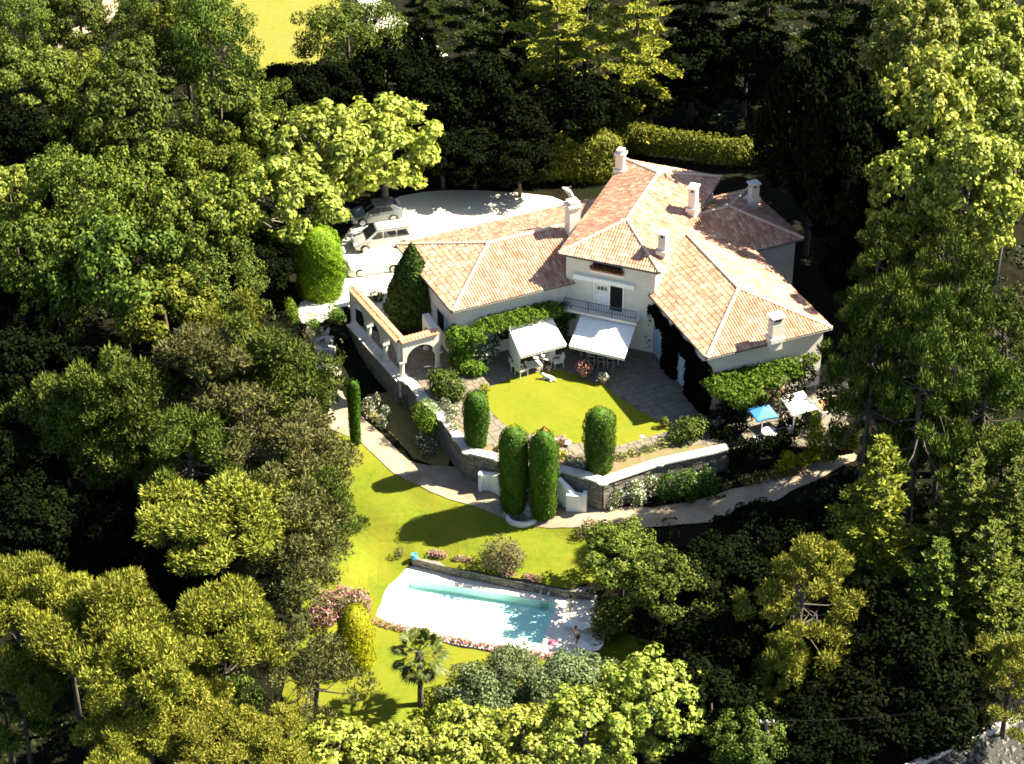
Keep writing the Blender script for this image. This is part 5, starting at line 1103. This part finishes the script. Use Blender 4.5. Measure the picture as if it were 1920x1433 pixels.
def cedar(kind, seed, R=4.0, H=13.0, tiers=12, per=34, leaf=.36, up=.22, tip=.35, flat=0.0):
    r = np.random.default_rng(seed); V = []; l = MB()
    for i in range(tiers):
        f = i / (tiers - 1); z = H * (.13 + .84 * f); Lr = R * (((1 - f) ** .75 * .95 + .06) if not flat else (.30 + flat * math.sin(min(1, (1 - f) * 1.25) * math.pi * .72)) * r.uniform(.7, 1.1)); nb = max(4, int(9 - 5 * f)) if not flat else r.integers(3, 6); a0 = r.random() * 6.283
        for b in range(nb):
            a = a0 + 6.283 * b / nb + r.normal(0, .18); Lb = Lr * r.uniform(.68, 1.15); d = np.array([math.cos(a), math.sin(a), 0.]); rise = up * (.4 + f) * r.uniform(.5, 1.4)
            tipz = z + Lb * rise - .10 * Lb; l.tube([(0, 0, z), d * Lb * .5 + [0, 0, z + Lb * rise * .6], d * Lb + [0, 0, tipz]], [.07 * (1 - f) + .02, .035, .01], 4, cap=False)
            m = max(3, int(Lb * 3.2))
            for k in range(m):
                s = .25 + .75 * (k + r.random()) / m; w = .12 + .24 * math.sin(min(1, s * 1.1) * math.pi * .9) * Lb * .32; c = d * Lb * s + np.array([0, 0, z + Lb * rise * s * 1.05 - .1 * Lb * s * s]); n = per
                q = c + np.stack([r.normal(0, w, n), r.normal(0, w, n), r.normal(.02, .06, n)], 1)
                t = unit(d * .9 + r.normal(0, .5, (n, 3)) + [0, 0, .12 + tip * s]); bb = unit(np.cross(t, np.array([0, 0, 1.]) + r.normal(0, .45, (n, 3)))); sz = (leaf * r.uniform(.7, 1.4, n))[:, None]
                V.append(np.stack([q - t * sz * .5, q + bb * sz * .20, q + t * sz * .5, q - bb * sz * .20], 1).reshape(-1, 3))
    t = MB(); t.tube([(0, 0, -.6), (0, 0, H * .5), (0, 0, H * .98)], [.32, .18, .03], 8); proto(kind, np.concatenate(V), t, l, R, H)
for s_ in (1, 2, 3, 4, 5, 6): broad('oak', s_, leaf=.27, nclump=100, per=115, cr=.74, lob=9)
for s_ in (71, 72, 73): broad('dense', s_, leaf=.34, nclump=120, per=120, cr=.85, lob=6, base=.78, jit=.6, squash=.95)
for s_ in (61, 62, 63): broad('soft', s_, leaf=.19, nclump=90, per=230, cr=.85, lob=12, base=.62, jit=.7, squash=1.0)
for s_ in (11, 12, 13): broad('plane', s_, leaf=.38, nclump=125, per=66, cr=.66, jit=.5, squash=.98, lob=9, base=.74)
for s_ in (21, 22): broad('poplar', s_, R=3.2, H=15, leaf=.36, nclump=175, per=60, cr=.60, jit=.5, squash=1.75, lob=14, base=.62)
for s_ in (31, 32, 33): pine('pine', s_)
for s_ in (36, 37): pine('rough_pine', s_, npuff=64, depth=5.5, H=12, per=460, pr=(.7, 1.15), twigs=12)
for s_ in (38, 39): pine('tuft_pine', s_, npuff=46, depth=6.0, H=12, per=560, pr=(.5, .9), twigs=14)
for s_ in (41, 42): cedar('cedar', s_)
for s_ in (46, 47): cedar('old_cedar', s_, R=5, H=15, tiers=9, up=.06, per=80, leaf=.36, tip=.05, flat=.55)
for s_ in (51, 52): broad('olive', s_, R=3, H=5, leaf=.20, nclump=95, per=150, cr=.75, jit=.7, squash=.75)
for s_ in (55,): pine('sparse_pine', s_, npuff=60, depth=4.5, H=11, per=200, leaf=.22, pr=(.5, .85), twigs=14)
CZ = dict(dense=.62, soft=.6, oak=.64, plane=.62, poplar=.58, pine=.86, rough_pine=.72, tuft_pine=.72, cedar=.5, old_cedar=.55, olive=.6, sparse_pine=.74)
NM = dict(dense='broadleaf_tree', soft='broadleaf_tree', oak='broadleaf_tree', plane='plane_tree', poplar='poplar_tree', pine='pine_tree', rough_pine='pine_tree', tuft_pine='pine_tree', cedar='cedar_tree', old_cedar='cedar_tree', olive='olive_tree', sparse_pine='pine_tree')
cnt = {}
def tree(kind, px, py, R, H, m, label, group, bark='bark', lean=0.0):
    if kind == 'oak' and m == 'shade_leaf': kind = 'dense'
    i = cnt.get(kind, 0); cnt[kind] = i + 1; cm, tm, lm, nR, nH = PR[kind][i % len(PR[kind])]
    q = atg(px, py, H * CZ[kind]); t = thing(NM[kind], label, 'tree', (q[0], q[1], q[2]), (i * 2.399) % 6.283, group); t.scale = (R / nR, R / nR, H / nH); t.rotation_euler = (lean, 0, t.rotation_euler[2])
    for nm, me_, mm in (('crown', cm, m), ('trunk', tm, bark), ('branches', lm, bark)):
        if me_ is None or (nm == 'branches' and kind in ('oak', 'soft', 'dense')): continue
        o = link(bpy.data.objects.new(nm, me_), t); o.material_slots[0].link = 'OBJECT'; o.material_slots[0].material = M[mm]
        if nm == 'branches': o['kind'] = 'stuff'
    return t
GL = 'broadleaf trees of the western wood'
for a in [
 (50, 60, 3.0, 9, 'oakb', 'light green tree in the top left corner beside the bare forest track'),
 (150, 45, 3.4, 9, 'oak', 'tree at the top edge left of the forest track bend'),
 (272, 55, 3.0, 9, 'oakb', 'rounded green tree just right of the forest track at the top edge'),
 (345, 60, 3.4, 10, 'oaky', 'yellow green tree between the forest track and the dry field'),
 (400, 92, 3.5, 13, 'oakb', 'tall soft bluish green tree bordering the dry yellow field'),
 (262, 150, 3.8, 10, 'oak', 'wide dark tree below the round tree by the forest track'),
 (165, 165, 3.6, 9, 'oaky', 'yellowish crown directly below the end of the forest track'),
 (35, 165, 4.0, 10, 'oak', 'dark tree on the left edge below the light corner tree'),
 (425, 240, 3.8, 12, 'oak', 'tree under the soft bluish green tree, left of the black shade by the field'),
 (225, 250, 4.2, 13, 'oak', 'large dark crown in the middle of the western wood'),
 (110, 290, 4.0, 8, 'shade_leaf', 'dark crown near the left edge above the pale yellow treetop'),
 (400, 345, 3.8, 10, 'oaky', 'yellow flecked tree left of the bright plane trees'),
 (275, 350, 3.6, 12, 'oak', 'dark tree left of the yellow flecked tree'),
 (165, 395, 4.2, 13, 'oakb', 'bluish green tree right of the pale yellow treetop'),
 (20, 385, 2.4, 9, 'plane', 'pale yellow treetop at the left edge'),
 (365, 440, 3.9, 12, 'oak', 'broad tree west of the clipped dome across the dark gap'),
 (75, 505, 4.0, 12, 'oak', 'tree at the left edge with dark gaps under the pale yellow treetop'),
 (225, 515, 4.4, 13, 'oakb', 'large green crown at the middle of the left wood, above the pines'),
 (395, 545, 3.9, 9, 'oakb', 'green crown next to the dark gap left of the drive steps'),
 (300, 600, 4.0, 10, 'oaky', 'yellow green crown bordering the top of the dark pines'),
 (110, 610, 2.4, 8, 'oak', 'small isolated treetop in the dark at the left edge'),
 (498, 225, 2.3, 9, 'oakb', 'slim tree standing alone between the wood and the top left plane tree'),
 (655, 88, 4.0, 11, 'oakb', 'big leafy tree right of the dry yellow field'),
 (606, 185, 3.0, 8, 'shade_leaf', 'shaded tree between the dry field and the bright plane trees'),
 (0, 270, 3.6, 8, 'shade_leaf', 'half cut dark tree on the left edge above the pale yellow treetop'),
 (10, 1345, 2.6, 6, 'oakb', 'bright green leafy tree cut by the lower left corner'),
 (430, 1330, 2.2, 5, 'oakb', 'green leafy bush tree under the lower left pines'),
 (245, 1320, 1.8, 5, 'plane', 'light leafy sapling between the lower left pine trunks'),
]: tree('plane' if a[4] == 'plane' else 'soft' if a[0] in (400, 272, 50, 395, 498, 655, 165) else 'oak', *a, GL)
GP_ = 'bright plane trees around the garden'
for a in [
 (545, 385, 3.9, 9.5, 'leafy bright plane tree above the clipped dome, left of the cars'),
 (600, 290, 4.3, 10.5, 'bright plane tree in the middle of the pair beside the drive'),
 (718, 276, 4.6, 9.6, 'big round bright plane tree overhanging the grey hatchback'),
 (640, 1418, 2.6, 5.5, 'bright plane tree at the bottom edge left of the olive shrubs'),
 (745, 1425, 2.6, 5.5, 'second bright plane tree along the bottom edge under the palm'),
 (860, 1400, 2.8, 6, 'bright plane tree at the bottom edge below the grey olive'),
 (985, 1395, 2.8, 6, 'bright plane tree in the middle of the bottom row'),
 (1100, 1370, 3.0, 6.5, 'bright plane tree below the bare sapling on the lower lawn'),
 (1215, 1320, 3.2, 7, 'bright plane tree at the right end of the bottom row'),
]: tree('plane', *a[:4], 'plane', a[4], GP_, 'greybark')
for a in [(1165, 1048, 2.9, 5.4, 'leafy green tree at the path edge above the pool corner'), (1262, 1105, 2.9, 6.5, 'leafy green tree right of the pool casting shade on the deck'), (1400, 1400, 2.6, 6, 'green leafy tree left of the utility pole')]: tree('oak', *a[:4], 'oakb' if a[0] < 1390 else 'oakb', a[4], GP_)
GQ = 'tall light trees at the right edge'
for a in [
 (1705, 135, 3.2, 18, 'tall light poplar leaning over the black gap at the upper right'), (1790, 80, 3.2, 17, 'tall light poplar at the top edge near the right corner'), (1725, 270, 3.3, 19, 'tall light poplar at the inner side of the right hand group'), (1800, 250, 3.3, 18, 'light poplar in the middle of the right hand group'),
 (1870, 150, 3.2, 16, 'light poplar cut by the right edge near the top'), (1700, 400, 2.6, 15, 'half shaded poplar nearest the villa back wing'), (1820, 400, 3.3, 17, 'yellowest poplar above the right hand pines'), (1890, 330, 3.2, 16, 'poplar by the right edge in mid height of the light group'), (1780, 390, 2.8, 15, 'poplar behind the yellowest poplar'),
]: tree('poplar', *a[:4], 'poplar', a[4], GQ, 'greybark')
GD = 'dark pines left of the garden'
for a in [
 ('rough_pine', 115, 770, 3.4, 11, 'pined', 'dark pine at the left with a reddish inner crown'), ('rough_pine', 190, 745, 3.4, 13, 'pined', 'dark pine with two pale bare trunks below at the left'), ('rough_pine', 270, 760, 3.8, 12, 'pined', 'dark pine between the twin trunked pine and the big grey pine'),
 ('rough_pine', 385, 700, 4.6, 13, 'pineg', 'big grey branched pine in the centre of the left side'), ('rough_pine', 490, 690, 4.2, 12, 'pined', 'dark green pine touching the brown mound shrub'), ('sparse_pine', 455, 790, 4.2, 12, 'pineg', 'thin grey pine with visible branches beside the path'),
 ('rough_pine', 350, 850, 3.6, 12, 'pined', 'shaded pine above the yellow umbrella pine'), ('rough_pine', 555, 850, 3.8, 11, 'pineg', 'grey green pine overhanging the lower path'), ('rough_pine', 530, 960, 3.8, 10, 'pineg', 'grey pine hanging over the lawn edge'),
 ('rough_pine', 590, 930, 2.8, 9, 'pined', 'green pine reaching furthest onto the lower lawn'), ('sparse_pine', 560, 1060, 3.0, 8, 'pineg', 'sparse grey pine at the lawn edge left of the pink oleander'), ('rough_pine', 440, 620, 3.4, 10, 'oaky', 'yellow green pine top at the edge of the dark gap'),
]: tree(a[0], *a[1:], GD, 'greybark')
GY = 'yellow pines of the lower left'
for a in [
 ('pine', 420, 955, 4.6, 10.5, 'piney', 'wide flat yellow umbrella pine with forked pale trunk'), ('pine', 20, 1100, 3.0, 11, 'piney', 'yellow pine cut by the left edge'), ('pine', 120, 1135, 3.0, 11, 'piney', 'yellow pine with many tufts second from the left edge'), ('pine', 200, 1155, 3.6, 11.5, 'piney', 'large yellow pine in the middle of the lower left group'),
 ('pine', 260, 1230, 3.2, 12, 'piney', 'yellow pine with thick dark trunk in the lower left'), ('pine', 410, 1165, 3.4, 11.5, 'piney', 'yellow domed pine left of the sparse grey pine'), ('pine', 330, 1290, 2.8, 9, 'piney', 'lower yellow pine in front of the domed pine'), ('pine', 235, 1380, 2.6, 8, 'piney', 'yellow pine at the bottom edge left of the thick dark trunk'),
 ('pine', 390, 1370, 2.8, 8, 'piney', 'yellow pine at the bottom edge right of the thick dark trunk'), ('pine', 30, 1260, 2.6, 9, 'piney', 'lower yellow pine at the left edge above the leafy corner tree'), ('sparse_pine', 580, 1225, 3.2, 10, 'pineg', 'sparse grey pine in front of the lime hedge'), ('pine', 490, 1385, 2.6, 7, 'piney', 'small yellow green pine at the bottom edge beside the lawn'), ('sparse_pine', 605, 1370, 2.2, 5, 'pineg', 'low sparse grey pine on the bottom of the lawn'),
]: tree(a[0], *a[1:], GY, 'pinebark')
GR = 'pines and cedars right of the garden'
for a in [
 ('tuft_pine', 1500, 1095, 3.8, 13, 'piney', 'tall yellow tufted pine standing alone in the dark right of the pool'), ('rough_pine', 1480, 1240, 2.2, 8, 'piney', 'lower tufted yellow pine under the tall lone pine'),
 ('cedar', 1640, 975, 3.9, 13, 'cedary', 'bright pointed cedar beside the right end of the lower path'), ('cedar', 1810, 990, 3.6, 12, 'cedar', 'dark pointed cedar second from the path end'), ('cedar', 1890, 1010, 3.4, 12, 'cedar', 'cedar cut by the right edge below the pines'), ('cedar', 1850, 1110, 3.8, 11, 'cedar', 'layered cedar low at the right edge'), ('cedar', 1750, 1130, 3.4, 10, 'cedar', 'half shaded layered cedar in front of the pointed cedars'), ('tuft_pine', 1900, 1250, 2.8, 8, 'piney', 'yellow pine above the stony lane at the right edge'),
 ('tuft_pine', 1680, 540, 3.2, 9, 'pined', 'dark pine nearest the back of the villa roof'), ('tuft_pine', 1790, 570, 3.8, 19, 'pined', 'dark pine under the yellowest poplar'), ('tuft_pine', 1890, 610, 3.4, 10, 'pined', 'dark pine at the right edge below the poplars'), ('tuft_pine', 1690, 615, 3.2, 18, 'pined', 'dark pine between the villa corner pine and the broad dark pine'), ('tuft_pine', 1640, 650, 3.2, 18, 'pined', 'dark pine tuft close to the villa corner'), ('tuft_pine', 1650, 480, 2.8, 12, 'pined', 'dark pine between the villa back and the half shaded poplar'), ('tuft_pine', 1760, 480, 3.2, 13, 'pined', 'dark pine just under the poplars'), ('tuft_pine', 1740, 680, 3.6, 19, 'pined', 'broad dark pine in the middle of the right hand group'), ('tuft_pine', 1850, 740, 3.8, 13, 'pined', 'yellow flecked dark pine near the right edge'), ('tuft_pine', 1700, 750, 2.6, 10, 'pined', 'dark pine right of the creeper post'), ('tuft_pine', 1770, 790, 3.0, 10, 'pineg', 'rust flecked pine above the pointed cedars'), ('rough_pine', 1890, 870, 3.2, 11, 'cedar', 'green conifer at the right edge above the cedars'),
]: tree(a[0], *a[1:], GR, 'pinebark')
GB = 'dark conifers behind the villa'  # the blackest entries below have the wood's shade coloured into their leaves
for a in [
 ('oak', 1530, 240, 3.6, 18, 'shade_leaf', 'shade-coloured tall tree shading the villa back wing chimney'), ('oak', 1560, 330, 2.8, 10, 'shade_leaf', 'shade-coloured tree behind the villa back wing chimney'), ('oak', 1597, 322, 3.4, 16, 'shade_leaf', 'shade-coloured tree directly right of the shaded back wing wall'), ('oak', 1605, 405, 2.8, 9, 'shade_leaf', 'shade-coloured tree nearest the shaded back wing wall'),
 ('old_cedar', 1045, 85, 5.2, 14, 'cedary', 'old cedar with flat lit branches above the villa chimney'), ('old_cedar', 1195, 70, 5.0, 17, 'cedary', 'tall old cedar with a pale bare top at the upper middle'), ('old_cedar', 905, 55, 4.2, 13, 'darkcedar', 'dark cedar with small lit branch tips right of the access track'), ('old_cedar', 1100, -15, 4.4, 14, 'darkcedar', 'cedar cut by the top edge between the two old cedars'), ('old_cedar', 1300, 30, 4.4, 15, 'shade_leaf', 'shade-coloured cedar at the top edge right of the old cedars'), ('old_cedar', 1440, 30, 4.4, 15, 'darkcedar', 'dark cedar in the black wood at the top, left of the poplars'), ('old_cedar', 1560, 50, 4.2, 17, 'darkcedar', 'dark conifer next to the tall poplar at the top edge'), ('old_cedar', 795, 10, 3.4, 11, 'darkcedar', 'dark conifer screening the pale access track'), ('old_cedar', 985, 20, 4.4, 14, 'shade_leaf', 'shade-coloured cedar at the top edge left of the lit old cedar'), ('old_cedar', 1630, 60, 3.6, 16, 'darkcedar', 'dark conifer with few lit tufts at the left flank of the poplars'),
 ('oak', 820, 200, 3.2, 8, 'shade_leaf', 'shade-coloured tree right of the big round plane tree'), ('oak', 900, 180, 3.4, 9, 'shade_leaf', 'shade-coloured tree under the dark cedar with lit tips'), ('oak', 970, 235, 3.4, 7, 'shade_leaf', 'shade-coloured tree behind the middle of the gravel drive'), ('oak', 1080, 205, 3.2, 8, 'shade_leaf', 'shade-coloured tree under the flat lit cedar branches'), ('oak', 890, 290, 3.0, 5, 'shade_leaf', 'low shade-coloured tree at the back edge of the gravel'), ('oak', 830, 290, 2.6, 5, 'shade_leaf', 'low shade-coloured tree between gravel and round plane tree'), ('oak', 975, 305, 2.4, 5, 'shade_leaf', 'low shade-coloured tree left of the lit tall hedge'),
 ('oak', 1300, 125, 3.6, 8, 'shade_leaf', 'shade-coloured tree behind the middle of the long narrow hedge'), ('oak', 1220, 165, 3.2, 6, 'shade_leaf', 'shade-coloured tree right above the tall villa chimney'), ('oak', 1400, 120, 3.6, 8, 'shade_leaf', 'shade-coloured tree behind the right end of the long narrow hedge'), ('oak', 1580, 230, 3.2, 10, 'shade_leaf', 'shade-coloured tree touching the inner poplars'), ('oak', 1590, 330, 3.2, 8, 'shade_leaf', 'shade-coloured tree between the villa back wing and the poplars'), ('oak', 1640, 440, 3.0, 9, 'shade_leaf', 'shade-coloured tree under the half shaded poplar'), ('oak', 1610, 520, 2.4, 6, 'shade_leaf', 'low shade-coloured tree behind the dark pines and villa roof'),
 ('oak', 555, 172, 3.0, 6, 'shade_leaf', 'shade-coloured tree below the dry yellow field'), ('oak', 550, 215, 3.0, 8, 'shade_leaf', 'shade-coloured tree behind the bright plane trees'), ('oak', 720, 150, 3.0, 8, 'shade_leaf', 'shade-coloured tree behind the big round plane tree'), ('oak', 760, 110, 3.0, 8, 'shade_leaf', 'shade-coloured tree at the end of the pale access track'),
 ('oak', 470, 500, 2.6, 6, 'shade_leaf', 'shade-coloured tree in the dark gap left of the clipped dome'), ('oak', 50, 700, 3.4, 8, 'shade_leaf', 'shade-coloured tree at the left edge beside the dark pines'), ('oak', 40, 850, 3.4, 8, 'shade_leaf', 'shade-coloured tree at the left edge below the dark pines'), ('oak', 70, 980, 3.2, 7, 'shade_leaf', 'shade-coloured tree above the left yellow pines'), ('oak', 250, 990, 3.2, 6, 'shade_leaf', 'shade-coloured tree under the pale bare trunks'), ('oak', 280, 1060, 3.0, 6, 'shade_leaf', 'shade-coloured tree between the umbrella pine and lower left pines'), ('oak', 30, 590, 3.0, 7, 'shade_leaf', 'shade-coloured tree at the left edge by the small isolated treetop'), ('oak', 60, 290, 3.0, 8, 'shade_leaf', 'shade-coloured tree in the dark gap above the pale yellow treetop'),
 ('oak', 1360, 1080, 3.0, 6, 'shade_leaf', 'shade-coloured tree between the leafy tree and lone pine'), ('oak', 1330, 1220, 3.2, 6, 'shade_leaf', 'shade-coloured tree below the leafy tree right of the pool'), ('oak', 1620, 1180, 3.4, 7, 'shade_leaf', 'shade-coloured tree right of the lone pine'), ('oak', 1600, 1320, 3.6, 7, 'shade_leaf', 'shade-coloured tree below the lone pine'), ('oak', 1720, 1260, 3.6, 8, 'shade_leaf', 'shade-coloured tree left of the lower right yellow pine'), ('oak', 1740, 1340, 3.0, 6, 'shade_leaf', 'shade-coloured tree above the stony lane'), ('oak', 1520, 1400, 3.2, 6, 'shade_leaf', 'shade-coloured tree right of the utility pole'), ('oak', 1330, 1330, 3.0, 6, 'shade_leaf', 'shade-coloured tree at the end of the bright bottom row'), ('oak', 1420, 1010, 2.6, 5, 'shade_leaf', 'shade-coloured tree just under the shaded lower path'), ('oak', 1530, 1000, 2.4, 5, 'shade_leaf', 'shade-coloured tree left of the bright pointed cedar'),
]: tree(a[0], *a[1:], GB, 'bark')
for a in [(905, 1308, 2.6, 4.4, 'grey green olive with fine leaves below the pool'), (955, 1265, 2.0, 3.8, 'small grey olive behind the larger one below the pool'), (1055, 1275, 2.4, 4.2, 'darker olive near the flower border end')]: tree('olive', *a[:4], 'olive', a[4], 'olives below the pool')
q = atg(1146, 1250, 2.4); t = thing('sapling', 'thin bare stemmed sapling with a small grey head on the lower lawn', 'tree', q); mb = MB(); mb.tube([(0, 0, 0), (.05, 0, 1.2), (0, .03, 2.3)], [.06, .05, .03], 6); mb.build('trunk', M['greybark'], t)
link(bpy.data.objects.new('crown', quads_mesh('crown', lump_leaves([(0, 0, 2.5, .6, .6, .4)], 55, .18), M['olive'])), t)

# palm
q = atg(789, 1322); t = thing('palm_tree', 'fan palm with shaggy trunk standing alone on the lawn below the pool', 'palm', q); Hp = 4.3
mb = MB(); mb.lathe([(.20, -.2), (.19, .4), (.17, 1.5), (.17, 2.6), (.21, 3.3), (.27, 3.8), (.22, 4.2), (.08, 4.4)], 14, jit=.16); mb.build('trunk', M['pinebark'], t)
for k in range(42):
    f = k / 41; a = k * 2.399; el = rad(82 - 150 * f ** .85); Lp = .95 + .35 * math.sin(f * 3); d = np.array([math.cos(a) * math.cos(el), math.sin(a) * math.cos(el), math.sin(el)]); o_ = np.array([0, 0, Hp - .5 * f]); c = o_ + d * Lp
    mb = MB(); mb.tube([o_, o_ + d * Lp * .5 + [0, 0, .05], c], [.022, .018, .014], 4); side = unit(np.cross(d, [0, 0, 1.]) + 1e-6); upn = np.cross(side, d); nb = 17
    for j in range(nb):
        w = (j / (nb - 1) - .5) * rad(250); bd = d * math.cos(w) + side * math.sin(w); Lb = .72 * (.72 + .28 * math.cos(w)) * random.uniform(.88, 1.1); tipp = c + bd * Lb - np.array([0, 0, .22 * Lb * (1.2 - f)]) ; m_ = c + bd * Lb * .55 + upn * .03; n_ = unit(np.cross(bd, upn))
        mb.add([c, m_ + n_ * .06, tipp, m_ - n_ * .06], [(0, 1, 2, 3)])
    mb.build('frond', M['palm'], t)

# ------------------------------------------------------------------ undergrowth on the wood floor (one uncountable mass)
rU = np.random.default_rng(99); pts = rU.uniform([-62, -62], [66, 95], (9500, 2)); BAD = [TERR, LOW, [p[:2] for p in PATH], DECK]
keep = np.ones(len(pts), bool)
for b_ in BAD: keep &= ~inpoly(pts[:, 0], pts[:, 1], b_)
for s_ in ('dry_field', 'access_track', 'forest_track', 'lane', 'flower_bed'):
    vv = np.array([v.co[:2] for v in bpy.data.objects[s_].data.vertices]); keep &= np.array([((vv - p) ** 2).sum(1).min() > 2.0 for p in pts])
pts = pts[keep]; zz = terr(pts[:, 0], pts[:, 1]); V = []
for (x, y), z in zip(pts, zz):
    s = rU.uniform(.35, 1.0); n = int(26 * s); d = sph(n, rU); d[:, 2] = np.abs(d[:, 2]); V.append(leafverts(np.array([x, y, z]) + d * s * np.array([1, 1, .8]), d + [0, 0, .6], .30, .7, .7, rU))
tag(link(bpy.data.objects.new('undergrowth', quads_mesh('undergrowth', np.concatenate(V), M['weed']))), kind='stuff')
